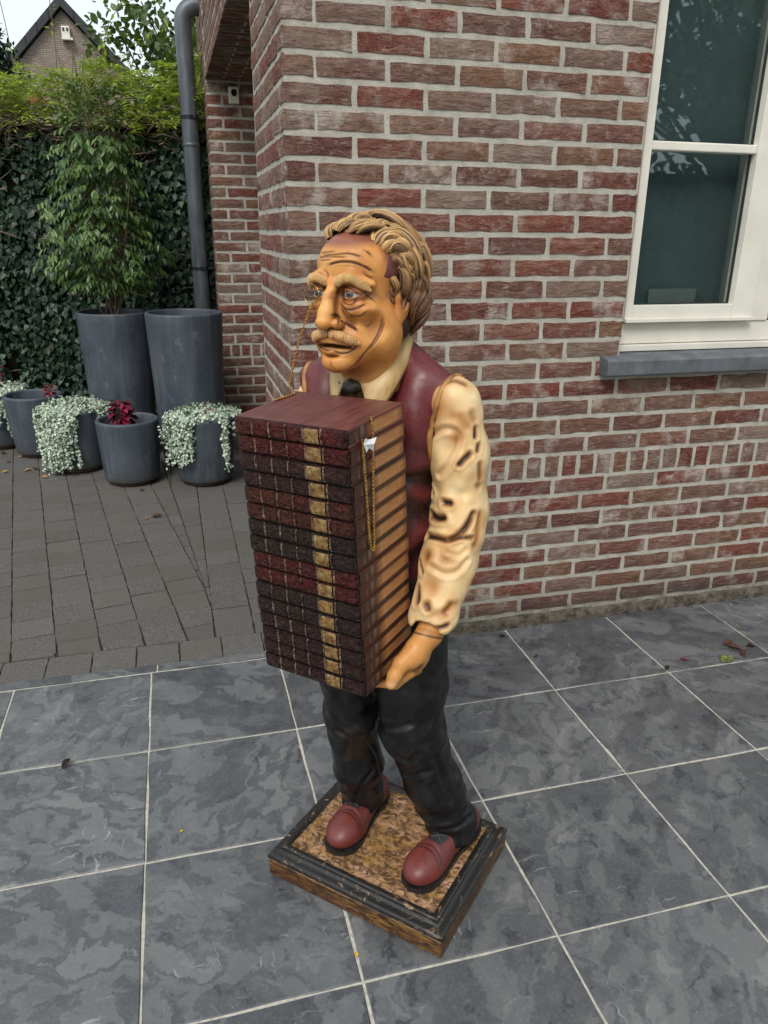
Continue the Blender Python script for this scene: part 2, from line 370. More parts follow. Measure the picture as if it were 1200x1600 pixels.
SEAM0, SEAM1 = np.array([-.668, .50]), np.array([-.90, 3.05])
sdv = SEAM1-SEAM0; sn_l = np.array([-sdv[1], sdv[0]]); sn_l /= np.linalg.norm(sn_l)
if sn_l[0] > 0: sn_l = -sn_l
org = np.array([-1.395, .212])
for i in range(-30, 8):
    for j in range(-3, 24):
        off = (i % 2)*.5*PS*.9
        c0 = org+du*(i*PS)+dv*(j*PS+off)
        poly = [tuple(c0), tuple(c0+du*PS), tuple(c0+du*PS+dv*PS), tuple(c0+dv*PS)]
        whole = all((q[0]-SEAM0[0])*sn_l[0]+(q[1]-SEAM0[1])*sn_l[1] > 0 and q[1] > .21 for q in poly)
        cen = np.mean(poly, 0)
        if cen[1] > 4.3: continue
        if whole: paver(cen[0], cen[1], DA)
        else:
            pl = clip_poly(poly, SEAM0, sn_l); pl = clip_poly(pl, (0, .21), (0, 1)) if len(pl) > 2 else pl
            pl = clip_poly(pl, (-.664, 0), (-1, 0)) if len(pl) > 2 else pl
            cut_paver(pl)
for i in range(0, 3):                                               # columns parallel to the house, east of the seam
    for j in range(0, 22):
        x0, y0 = -.664+i*PS, .21+j*PS+(i % 2)*.07-.07
        poly = [(x0, y0), (x0+PS, y0), (x0+PS, y0+PS), (x0, y0+PS)]
        pl = clip_poly(poly, (0, .21), (0, 1))
        if len(pl) > 2 and y0 < 3.6: cut_paver(pl) if len(pl) != 4 or y0 < .21 else paver(x0+PS/2, y0+PS/2, 0)
for i in range(-3, 0):                                              # wedge between seam and those columns
    for j in range(0, 22):
        x0, y0 = -.664+i*PS, .21+j*PS
        poly = [(x0, y0), (x0+PS, y0), (x0+PS, y0+PS), (x0, y0+PS)]
        pl = clip_poly(poly, SEAM0, -sn_l)
        if len(pl) > 2 and y0 < 3.4: cut_paver(pl)

tag(far_rows.build('paver_field', MPAVE, drive), kind='stuff')

# ================================================================== the brick house
house = empty('brick_house', (-.366, 0, 0))
tag(house, 'red-brown handmade brick house with pale joints and white window behind the statue', 'house')
HL = Vector((-.366, 0, 0))
def hloc(x, y, z): return (x+.366, y, z)
CO, BH, JT = .0698, .0578, .012
ZR0, ZR1 = .614, .707                       # rowlock course
WX0, WX1, WZ0 = .838, 2.35, .998            # window opening
# mortar backing as one wall body (front, west reveal, far pier, beam)
wl = MB(); mo = .0048
wl.box(hloc(-.366+mo, mo, -.05), hloc(WX0-.004, .30, 3.4))
wl.box(hloc(WX0-.004, mo, -.05), hloc(4.2, .30, WZ0))
wl.box(hloc(WX1, mo, WZ0), hloc(4.2, .30, 3.4))
wl.box(hloc(WX0-.004, mo, 2.75), hloc(WX1, .30, 3.4))
wl.box(hloc(-.366+mo, .30, -.05), hloc(-.12, .80-mo, 3.4))        # return of the corner pier
FX, FY = -.402, 3.2
wl.box(hloc(FX+mo, FY+mo, -.05), hloc(.9, 3.95, 3.9))               # far pier
SOF = 2.385
wl.box(hloc(FX+mo, .80-mo+.001, SOF+mo), hloc(-.05, FY+mo-.001, 3.9))       # beam over the porch opening
wall = wl.build('wall', MMORT, house)
# inner porch wall so that no light leaks through the opening
MPLASTER = m_simple('porch_plaster', (.30, .27, .24), .9, nscale=8, namt=.1)
MB().box(hloc(.905, .305, -.05), hloc(1.0, 3.9, 3.4)).build('porch_wall', MPLASTER, house)
def brick_mesh(name, lx, lz, seed, dy=.05, nx=5, nz=2, j=.0013):
    r = np.random.default_rng(seed); V = []; F = []
    gx = np.linspace(-lx/2, lx/2, nx+1); gz = np.linspace(-lz/2, lz/2, nz+1); b = .0035
    bow = r.normal(0, .0012)
    for zz in gz:
        for xx in gx:
            ex = abs(abs(xx)-lx/2) < 1e-6; ez = abs(abs(zz)-lz/2) < 1e-6
            y = min(.0024, r.normal(0, .0008)+bow*(1-(2*xx/lx)**2)*.7 + (.0020 if (ex or ez) else -.0004))
            V.append((xx*(1-(2*b/lx if ex else 0))+r.normal(0, j), y, zz*(1-(2*b/lz if ez else 0))+r.normal(0, j)))
    w_ = nx+1
    for a in range(nz):
        for c in range(nx): F.append((a*w_+c, a*w_+c+1, (a+1)*w_+c+1, (a+1)*w_+c))
    ring = [c for c in range(w_)]+[a*w_+nx for a in range(1, nz+1)]+[nz*w_+c for c in range(nx-1, -1, -1)]+[a*w_ for a in range(nz-1, 0, -1)]
    base = len(V)
    for i in ring:
        x, y, z = V[i]; V.append((x*(1+b*1.2/lx), .008 if False else y+.0065, z*(1+b*1.2/lz)))
    n = len(ring)
    for i in range(n): F.append((ring[(i+1) % n], ring[i], base+i, base+(i+1) % n))
    return V, F
SV = [brick_mesh('s', .2095, BH, 100+i) for i in range(12)]
HV = [brick_mesh('h', .0945, BH, 200+i, nx=3) for i in range(8)]
RV = [brick_mesh('r', .0605, ZR1-ZR0-.012, 300+i, nx=3) for i in range(8)]
cache = {}
def bmesh_of(kind, k):
    if (kind, k) not in cache:
        V, F = (SV, HV, RV)[kind][k]; cache[kind, k] = mesh_data('brick', V, F, MBRICK)
    return cache[kind, k]
bricks = []          # (centre xyz, rotz, rotx, kind, variant, scale_x)
def rows():
    """(z centre, type) for every course; type H starts with a header at the corner, S with a stretcher"""
    out_ = []
    k = 0; z = ZR1
    while z < 3.4: out_.append((z+CO/2, 'S' if k % 2 == 0 else 'H')); z += CO; k += 1
    k = 0; z = ZR0
    while z > .06: out_.append((z-CO/2, 'H' if k % 2 == 0 else 'S')); z -= CO; k += 1
    return out_
ROWS = rows()
XC = -.366; PIT = .2215
def put(x, y, z, rz, kind, sx=1.0, rx=0.0): bricks.append((x, y, z, rz, rx, kind, random.randrange((12, 8, 8)[kind]), sx))
for z, ty in ROWS:
    # front face
    x = XC
    if ty == 'H': put(XC+.0475, 0, z, 0, 1); x = -.2715+.006
    else: put(XC+.105, 0, z, 0, 0); x = -.150+.006
    while x < 4.15:
        a, b = x, x+.2095; x += PIT
        if WZ0-.02 < z < 2.75:                           # the window opening cuts the course
            if a > WX0-.02 and b < WX1: continue
            if b > WX0-.004 and a < WX0: b = WX0-.004
            if a < WX1+.004 and b > WX1: a = WX1+.004
            if b-a < .03: continue
        put((a+b)/2, 0, z, 0, 0, (b-a)/.2095)
    # west return of the pier
    y = .0
    if ty == 'H': put(XC, .105, z, -R(90), 0); y = .216+.006
    else: put(XC, .0475, z, -R(90), 1); y = .0945+.012
    while y < .79:
        a, b = y, min(y+.2095, .80); y += PIT
        if b-a > .03: put(XC, (a+b)/2, z, -R(90), 0, (b-a)/.2095)
x = XC+.0302
while x < 4.15: put(x, 0, (ZR0+ZR1)/2, 0, 2); x += .0722
y = .0302
while y < .8: put(XC, y, (ZR0+ZR1)/2, -R(90), 2); y += .0722
for z, ty in ROWS:                                       # far pier: reveal that faces us, and its west face
    if z < SOF+.03:
        x = FX
        if ty == 'H': put(FX+.105, FY, z, 0, 0); x = FX+.2215
        else: put(FX+.0475, FY, z, 0, 1); x = FX+.1065
        for k in range(4): put(x+.105, FY, z, 0, 0); x += PIT
    y = FY
    if ty == 'S': put(FX, FY+.105, z, -R(90), 0); y = FY+.2215
    else: put(FX, FY+.0475, z, -R(90), 1); y = FY+.1065
    for k in range(3):
        if y < 3.9: put(FX, min(y+.105, 3.85), z, -R(90), 0, 1 if y+.2 < 3.95 else .5)
        y += PIT
x = FX+.0302
while x < .5: put(x, FY, (ZR0+ZR1)/2, 0, 2); x += .0722
z = SOF+CO/2; r_ = 0
while z < 3.85:                                          # beam face
    y = FY-.105-(r_ % 2)*.11
    while y > .8: put(FX, y, z, -R(90), 0); y -= PIT
    z += CO; r_ += 1
y = FY-.035; r_ = 0
while y > .85:                                           # soffit: courses across, seen from below
    x = FX+.105-(r_ % 2)*.1
    while x < -.06:
        a = max(x-.105, FX); b = min(x+.105, -.05)
        if b-a > .03: put((a+b)/2, y, SOF, 0, 0, (b-a)/.2095, R(90))
        x += PIT
    y -= CO; r_ += 1
def brick_area(b):
    x, y, z, rz, rx, kind, var, sx = b
    hx = (.105, .047, .030)[kind]*sx; hz = (BH/2, BH/2, .04)[kind]
    M = Matrix.Rotation(rz, 3, 'Z') @ Matrix.Rotation(rx, 3, 'X')
    pts = [np.array((x, y, z))+np.array(M @ Vector((a*hx, 0, c*hz))) for a, c in ((-1, -1), (1, -1), (1, 1), (-1, 1))]
    if min((q-CPOS) @ CFW for q in pts) < .2: return 0
    p_ = project(pts); nrm = np.array(M @ Vector((0, -1, 0)))
    if nrm @ (CPOS-np.array((x, y, z))) <= 0: return 0
    p_ = np.clip(p_, [0, 0], [1200, 1600])
    c = p_.mean(0)
    ar = abs(sum(p_[i][0]*p_[(i+1) % 4][1]-p_[(i+1) % 4][0]*p_[i][1] for i in range(4)))/2
    hid = (500 < c[0] < 640 and 370 < c[1] < 600) or (400 < c[0] < 725 and 610 < c[1] < 1000) or (FY-.01 < y and (c[0] > 425 or c[1] > 700))
    return 0 if hid else ar
bricks.sort(key=lambda b: -brick_area(b))
rest = MB()
for n_, b in enumerate(bricks):
    x, y, z, rz, rx, kind, var, sx = b
    if n_ < 300 and brick_area(b) > 0:
        o = obj('brick', bmesh_of(kind, var), wall, hloc(x, y, z), (rx, 0, rz)); o.scale = (sx, 1, 1)
    else:
        V, F = (SV, HV, RV)[kind][var]
        M = Matrix.Translation(hloc(x, y, z)) @ Matrix.Rotation(rz, 4, 'Z') @ Matrix.Rotation(rx, 4, 'X') @ Matrix.Diagonal((sx, 1, 1, 1))
        rest.add([M @ Vector(v) for v in V], F)
ro = rest.build('brick_courses', MBRICK, wall); tag(ro, kind='stuff')
# rough old render at the foot of the wall
MFOOT = m_simple('weathered_render', (.105, .088, .070), .95, spec=.2, nscale=34, namt=.4, bumpd=.014, bscale=70, dark=(.026, .023, .017))
ft = MB(); n = 130; V = []; F = []
for i in range(n+1):
    x = -.376+4.58*i/n
    for (yy, zz) in ((-.014, -.004), (-.012, .018), (-.008, .036), (.006, .046)): V.append((*hloc(x, yy+random.uniform(-.0025, .0025), zz+random.uniform(-.003, .004))[:2], zz+random.uniform(-.003, .004)))
for i in range(n):
    for k in range(3): F.append((i*4+k, (i+1)*4+k, (i+1)*4+k+1, i*4+k+1))
ft.add(V, F).build('wall_foot', MFOOT, house, True)

# ---- window
MWHITE = m_simple('cream_white_paint', (.70, .67, .59), .38, nscale=6, namt=.05, bumpd=.0006)
MBLUE = m_simple('bluestone', (.105, .115, .130), .7, nscale=14, namt=.22, bumpd=.002, bscale=260)
MGASK = m_simple('black_gasket', (.012, .012, .013), .5)
t = NT('window_glass')
gl = t.n('BsdfGlossy'); gl.inputs['Roughness'].default_value = .012; t.put(gl.inputs['Color'], (.92, .97, .97))
tr = t.n('BsdfTransparent'); t.put(tr.inputs['Color'], (.90, .95, .95))
lw = t.n('LayerWeight'); lw.inputs['Blend'].default_value = .5
ms = t.n('MixShader'); t.put(ms.inputs[0], t.math('ADD', .07, t.math('MULTIPLY', t.math('POWER', lw.outputs['Facing'], 3.0), .7), clamp=True)); t.t.links.new(tr.outputs[0], ms.inputs[1]); t.t.links.new(gl.outputs[0], ms.inputs[2])
gl_n = t.noise(t.oco(), 1.5, 2); t.put(gl.inputs['Normal'], t.bump(gl_n, .03, .01))
t.t.links.new(ms.outputs[0], t.t.nodes['Material Output'].inputs[0]); MGLASS = t.m
def part_box(name, a, b, mat, parent, bevel=.002): return MB().box(hloc(*a), hloc(*b)).build(name, mat, parent, bevel=bevel)
WY = .052
win = MB()
win.box(hloc(WX0, WY+.018, WZ0+.072), hloc(.868, WY+.10, 2.75))             # outer frame, left jamb
win.box(hloc(.868, WY+.018, 1.096), hloc(WX1, WY+.10, 1.172))               # frame bottom rail
win.box(hloc(1.425, WY+.012, 1.172), hloc(1.50, WY+.10, 2.75))              # mullion
win.box(hloc(.868, WY+.018, 2.68), hloc(1.425, WY+.10, 2.75)); win.box(hloc(1.50, WY+.018, 2.68), hloc(WX1, WY+.10, 2.75))
window = win.build('window', MWHITE, house, bevel=.003)
part_box('sill_board', (WX0, WY-.004, 1.0715), (WX1, WY+.09, 1.094), MWHITE, window)
part_box('sash_stile', (.8685, WY, 1.178), (.9, WY+.06, 2.68), MWHITE, window)
part_box('sash_stile', (1.327, WY, 1.178), (1.418, WY+.06, 2.68), MWHITE, window)
part_box('sash_rail', (.9005, WY+.001, 1.178), (1.3265, WY+.06, 1.236), MWHITE, window)
part_box('sash_rail', (.9005, WY+.001, 2.62), (1.3265, WY+.06, 2.679), MWHITE, window)
part_box('drip_rail', (.869, WY-.012, 1.1755), (1.417, WY-.0005, 1.190), MWHITE, window)
part_box('muntin', (.9005, WY+.006, 1.752), (1.3265, WY+.05, 1.781), MWHITE, window, .004)
part_box('sash_stile', (1.507, WY, 1.178), (1.60, WY+.06, 2.68), MWHITE, window)
part_box('sash_rail', (1.6005, WY+.001, 1.178), (2.3, WY+.06, 1.236), MWHITE, window)
for z0, z1 in ((1.2365, 1.7515), (1.7815, 2.6195)):
    MB().box(hloc(.9005, WY+.036, z0), hloc(1.3265, WY+.044, z1)).build('pane', MGLASS, window)
    g = MB()
    for a, b in (((1.319, WY+.030, z0), (1.3262, WY+.0355, z1)), ((.901, WY+.030, z0), (.905, WY+.0355, z1)), ((.9052, WY+.030, z0), (1.3188, WY+.0355, z0+.004))): g.box(hloc(*a), hloc(*b))
    g.build('gasket', MGASK, window)
MB().box(hloc(1.6005, WY+.036, 1.2365), hloc(2.3, WY+.044, 2.6195)).build('pane', MGLASS, window)
sill = MB(); sx0, sx1 = .757, 2.42
prof = [(.10, .998), (-.052, .998), (-.058, 1.004), (-.058, 1.052), (-.052, 1.060), (.0, 1.0665), (.10, 1.0705)]
V = []
for sx, ins in ((sx0, 0), (sx0+.0001, 0), (sx1, 0)):
    V += [hloc(sx, *q) for q in prof]
m_ = len(prof)
F = [(i, m_+i, m_+(i+1) % m_, (i+1) % m_) for i in range(m_)]
V = [hloc(sx0, *q) for q in prof]+[hloc(sx1, *q) for q in prof]
F += [tuple(range(m_))[::-1], tuple(range(m_, 2*m_))]
F = [(i, m_+i, m_+(i+1) % m_, (i+1) % m_) for i in range(m_)]+[tuple(range(m_)), tuple(range(m_, 2*m_))[::-1]]
sill.add(V, F).build('window_sill', MBLUE, house, bevel=.004)
# grey-green roller screen added just inside the glass to lift the dark panes
MB().box(hloc(.872, WY+.102, 1.14), hloc(1.42, WY+.107, 2.70)).build('roller_screen', m_simple('grey_green_screen', (.060, .085, .085), .9, nscale=5, namt=.15, bumpd=.002, bscale=500), window)
# dim room behind the glass
MROOM = m_simple('dim_room_wall', (.10, .115, .11), .9, nscale=4, namt=.2)
rm = MB(); rm.box(hloc(.45, 1.6, .9), hloc(2.9, 1.65, 2.9)); rm.box(hloc(.40, .31, .9), hloc(.45, 1.65, 2.9)); rm.box(hloc(2.9, .31, .9), hloc(2.95, 1.65, 2.9)); rm.box(hloc(.45, .31, .85), hloc(2.9, 1.6, .9)); rm.box(hloc(.45, .31, 2.9), hloc(2.9, 1.6, 2.95))
rm.build('room', MROOM, house)
card = MB().box((1.01, .134, 1.14), (1.215, .138, 1.288)).build('paper_box', m_simple('pale_card', (.115, .125, .12), .8, nscale=10, namt=.06)); tag(card, 'pale card leaning inside the lower window pane', 'card')

# ---- downspout on the far pier
MZINC = m_simple('grey_zinc_pipe', (.115, .130, .150), .42, metal=.35, nscale=5, namt=.2, stretch=(6, 6, 1), bumpd=.001)
dx, dy_ = -.508, 3.42
pts = [(FX+.02, dy_, 2.84), (FX-.012, dy_, 2.84)]+[(FX-.012-.094*math.sin(a), dy_, 2.84-.094*(1-math.cos(a))) for a in np.linspace(.15, math.pi/2, 10)]+[(dx, dy_, 2.3), (dx, dy_, 1.6), (dx, dy_, .8), (dx, dy_, -.01)]
V, F = tube([hloc(*q) for q in pts], .055, 28); ds = obj('downspout', mesh_data('downspout', V, F, MZINC, True), house)
MDARK = m_simple('dark_steel', (.03, .033, .037), .45, metal=.6)
for z in (2.19, 1.22):
    V, F = lathe([(.0555, -.011), (.0595, -.011), (.0595, .011), (.0555, .011)], 28)
    b = MB().add([Vector(hloc(dx, dy_, z))+Vector(v) for v in V], F); b.box(hloc(dx+.055, dy_-.012, z-.006), hloc(FX+.01, dy_+.012, z+.006)); b.box(hloc(dx+.02, dy_-.075, z-.008), hloc(dx+.04, dy_-.056, z+.008))
    b.build('pipe_bracket', MDARK, ds)
for z in (2.02, ):
    V, F = lathe([(.0552, -.012), (.0572, -.010), (.0572, .010), (.0552, .012)], 28); MB().add([Vector(hloc(dx, dy_, z))+Vector(v) for v in V], F).build('pipe_joint', MZINC, ds, True)
# ---- small white security camera on the far pier
sc_ = empty('security_camera', (-.224, FY-.002, 2.303)); tag(sc_, 'small cream security camera with black lens on the far brick pier', 'security camera')
MCREAM = m_simple('cream_plastic', (.66, .64, .55), .4, nscale=4, namt=.03)
MB().box((-.034, -.028, -.05), (.034, -.0, .05)).build('housing', MCREAM, sc_, bevel=.006)
MLENS = m_simple('black_lens', (.01, .01, .014), .12)
V = []; n = 24
for k in range(n):
    a = 2*math.pi*k/n; V.append((.0185*math.cos(a), 0, .016+.024*math.sin(a) if math.sin(a) < 0 else .016+.0185*math.sin(a)))
V2 = [(x, -.0335, z) for x, y, z in V]+[(x, -.0275, z) for x, y, z in V]
MB().add(V2, [tuple(range(n))]+[(i, n+i, n+(i+1) % n, (i+1) % n) for i in range(n)]).build('lens', MLENS, sc_)
# ================================================================== planters and greenery
MPOT = m_glazed_pot(); MTERRA = m_simple('damp_terracotta', (.085, .045, .030), .9, nscale=20, namt=.3)
def leaves(P, D, U, size, shape, cup=.15):
    """leaf blades: P base points, D tip directions, U leaf normals, shape [(along, half width)], returns V, F(quads)"""
    n = len(P); D = D/(np.linalg.norm(D, axis=1)[:, None]+1e-9); S = np.cross(D, U); S /= np.linalg.norm(S, axis=1)[:, None]+1e-9; N = np.cross(S, D)
    size = np.broadcast_to(np.asarray(size, float), (n,)); k = len(shape); V = np.zeros((n, k*3, 3))
    for i, (a, w_) in enumerate(shape):
        sag = -cup*a*a*size
        c = P+D*(a*size)[:, None]+N*sag[:, None]
        lift = (w_*size*cup*1.6)[:, None]*N
        V[:, i*3] = c-S*(w_*size)[:, None]+lift; V[:, i*3+1] = c; V[:, i*3+2] = c+S*(w_*size)[:, None]+lift
    q = []
    for i in range(k-1):
        for j in range(2): q.append((i*3+j, i*3+j+1, (i+1)*3+j+1, (i+1)*3+j))
    F = (np.array(q)[None]+(np.arange(n)*k*3)[:, None, None]).reshape(-1, 4)
    return V.reshape(-1, 3), F
OVAL = [(0, .02), (.25, .20), (.6, .22), (1.0, .015)]; LANCE = [(0, .02), (.3, .17), (.65, .14), (1.0, .01)]; IVY = [(0, .06), (.14, .46), (.48, .34), (1.0, .01)]; FERN = [(0, .03), (.42, .17), (1.0, .01)]; ROUND = [(0, .22), (.3, .46), (.7, .46), (1.0, .20)]; BROAD = [(0, .03), (.2, .28), (.55, .34), (.82, .18), (1.0, .01)]
def rdir(n, r): 
    v = r.normal(size=(n, 3)); return v/np.linalg.norm(v, axis=1)[:, None]
def pot(x, y, rt, rb, h, label, group):
    o = empty('planter', (x, y, 0), random.random()*6); tag(o, label, 'planter', group)
    prof = [(0.001, .022), (rb-.012, .022), (rb-.003, .026), (rb, .034)]
    for u in np.linspace(.08, .94, 10): prof.append((rb+(rt-rb)*u**.85, .034+(h-.034)*u))
    prof += [(rt, h-.012), (rt-.002, h-.003), (rt-.007, h), (rt-.020, h), (rt-.025, h-.003), (rt-.027, h-.010), (rt-.032, h-.10), (rt-.034, h-.12)]
    V, F = lathe(prof, 64); obj('body', mesh_data('body', V, F, MPOT, True), o)
    V, F = lathe([(.001, h-.075), (rt*.6, h-.070), (rt-.030, h-.080)], 40); obj('soil', mesh_data('soil', V, F, MSOIL, True), o)
    V, F = lathe([(rb*.35, 0), (rb*.80, 0), (rb*.84, .006), (rb*.84, .023), (.001, .0235)], 40); obj('foot', mesh_data('foot', V, F, MTERRA, True), o)
    return o
g_t, g_s = 'tall grey planters against the ivy', 'small grey planters on the pavers'
TL = (-1.10, 2.98, .972); TR = (-.655, 2.72, .985)
pot(TL[0], TL[1], .236, .190, TL[2], 'tall dark grey planter holding the leafy shrub', g_t)
pot(TR[0], TR[1], .243, .202, TR[2], 'tall dark grey planter with no plant, beside the brick pier', g_t)
PR = (-.60, 2.24, .192, .165, .415); PC = (-1.045, 2.34, .186, .165, .395); PH = (-1.385, 2.70, .190, .160, .40); P4 = (-1.69, 3.12, .190, .150, .42); P5 = (-1.985, 3.42, .195, .165, .40)
pot(*PR, 'small grey planter with silver trailing plant nearest the books', g_s)
pot(*PC, 'small grey planter with the purple coleus', g_s)
pot(*PH, 'small grey planter with long silver trailers left of the coleus pot', g_s)
pot(*P4, 'small grey planter with open dark rim and no trailing plant', g_s)
pot(*P5, 'small grey planter cut by the left edge of the picture', g_s)
MSILV = m_leaf('silver_dichondra', [(0, (.20, .27, .19)), (.35, (.38, .46, .35)), (.7, (.56, .62, .50)), (1, (.72, .76, .66))], .6)
MTWIG = m_simple('pale_stem', (.17, .15, .09), .8, nscale=40)
def trailing(x, y, rt, h, label, runs, ntop, seed, topspread=(0, 2*math.pi)):
    r = np.random.default_rng(seed); o = empty('trailing_plant', (x, y, h-.07)); tag(o, label, 'plant', 'silver trailing plants in the small planters')
    P = []; stems = MB()
    a = r.uniform(topspread[0], topspread[1], ntop); q = np.sqrt(r.random(ntop))*(rt+.012)
    z = .070+.050*np.sqrt(np.clip(1-(q/(rt+.03))**2, 0, 1))*r.random(ntop)+r.normal(0, .010, ntop)
    P += list(np.stack([q*np.cos(a), q*np.sin(a), z], 1))
    for a0, spread, nst, lmin, lmax in runs:
        for k in range(nst):
            an = a0+r.normal(0, spread); L = r.uniform(lmin, lmax); rr = rt+.008+abs(r.normal(0, .014)); sway = r.normal(0, .05)
            pts = [(.6*rt*math.cos(an), .6*rt*math.sin(an), .08), (rt*math.cos(an), rt*math.sin(an), .088)]
            m = max(4, int(L/.03))
            for i in range(m+1):
                u = i/m; aa = an+sway*u+.02*math.sin(8*u+k); rad = rr+.010*math.sin(5*u+k); pts.append((rad*math.cos(aa), rad*math.sin(aa), .075-L*u))
            pts = spline(pts, 3*len(pts)); stems.tube(pts, .0011, 4)
            nl = int(L/.0038)+16
            ii = r.integers(2, len(pts), nl); P += list(pts[ii]+r.normal(0, .0075, (nl, 3)))
    P = np.array(P); n = len(P); out_ = P*np.array([1, 1, 0]); out_ /= np.linalg.norm(out_, axis=1)[:, None]+1e-9
    U = out_*.7+np.array([0, 0, .8])+rdir(n, r)*.55; D = rdir(n, r)+np.array([0, 0, -.35])
    V, F = leaves(P, D, U, r.uniform(.011, .019, n), ROUND, .25)
    obj('foliage', mesh_data('foliage', V, F, MSILV, True), o); stems.build('stem', MTWIG, o, True)
    return o
cam_a = lambda x, y: math.atan2(CPOS[1]-y, CPOS[0]-x)      # direction towards the viewer
a = cam_a(PR[0], PR[1]); trailing(PR[0], PR[1], PR[2], PR[4], 'silver trailing plant with yellowish top in the pot nearest the books', [(a-1.0, .30, 26, .10, .30), (a-.45, .10, 5, .12, .28), (a+.62, .07, 4, .22, .36), (a+1.6, .3, 8, .05, .14)], 900, 1)
a = cam_a(PH[0], PH[1]); trailing(PH[0], PH[1], PH[2], PH[4], 'silver plant trailing to the ground from the pot left of the coleus', [(a-.75, .26, 46, .22, .40), (a-1.3, .2, 14, .15, .34), (a-.2, .15, 6, .04, .12), (a+1.2, .4, 12, .02, .05)], 900, 2)
a = cam_a(P5[0], P5[1]); trailing(P5[0], P5[1], P5[2], P5[4], 'silver trailing plant at the left edge of the picture', [(a+.35, .22, 22, .08, .30), (a-.4, .4, 12, .05, .2)], 850, 3)
t = NT('coleus_leaf'); uv = t.attr(); MCOL = t.set(color=t.mix(t.math('MULTIPLY', t.noise(t.pos(), 60, 3), .6), uv, (.05, .01, .015)), rough=.45)
def coleus(x, y, z, n, seed, label, scale=1.0, pink=(.42, .016, .10), dk=(.055, .010, .014), name='coleus_plant', cat='plant'):
    r = np.random.default_rng(seed); o = empty(name, (x, y, z)); tag(o, label, cat)
    stem = MB(); Vs = []; Fs = []; Cs = []; b = 0
    for k in range(n):
        an = k*2.4+r.normal(0, .2); hh = (.035+.10*(1-k/n))*scale; rad = (.02+.055*k/n)*scale; p0 = np.array([(rad*.4)*math.cos(an), (rad*.4)*math.sin(an), hh])
        stem.tube([(0, 0, -.02), tuple(p0*.6), tuple(p0)], .0022*scale, 5)
        d = np.array([[math.cos(an), math.sin(an), .25-.75*k/n+r.normal(0, .15)]]); sh = [(0, .04), (.12, .24), (.30, .36), (.50, .37), (.72, .25), (.88, .12), (1.0, .01)]
        V, F = leaves(p0[None], d, np.array([[0, 0, 1.0]])+r.normal(0, .15, (1, 3)), np.array([(.046+.026*r.random())*scale]), sh, .28)
        c = np.tile(dk, (len(V), 1)); c[1::3] = pink; c[1] = dk; c[-2] = dk
        if r.random() < .45: c = c*.6
        Vs.append(V); Fs.append(F+b); Cs.append(c); b += len(V)
    obj('foliage', mesh_data('foliage', np.vstack(Vs), np.vstack(Fs), MCOL, True, np.vstack(Cs)), o); stem.build('stem', MTWIG, o, True); return o
coleus(PC[0]-.03, PC[1]-.02, PC[4]-.07, 42, 5, 'purple coleus with magenta leaf centres in a grey planter', 1.25)
coleus(P4[0]+.12, P4[1]-.05, P4[4]-.03, 18, 6, 'small crimson plant at the rim of the open grey planter', .62, (.50, .05, .06), (.30, .02, .05))
coleus(P5[0]-.01, P5[1]+.10, P5[4]-.0, 16, 7, 'dark red plant behind the silver leaves at the left edge', 1.0, (.16, .012, .03), (.10, .008, .02))
coleus(PR[0]+.02, PR[1]-.03, PR[4]+.0, 9, 8, 'tiny salmon pink shoot among silver leaves near the books', .45, (.55, .22, .16), (.50, .16, .10))

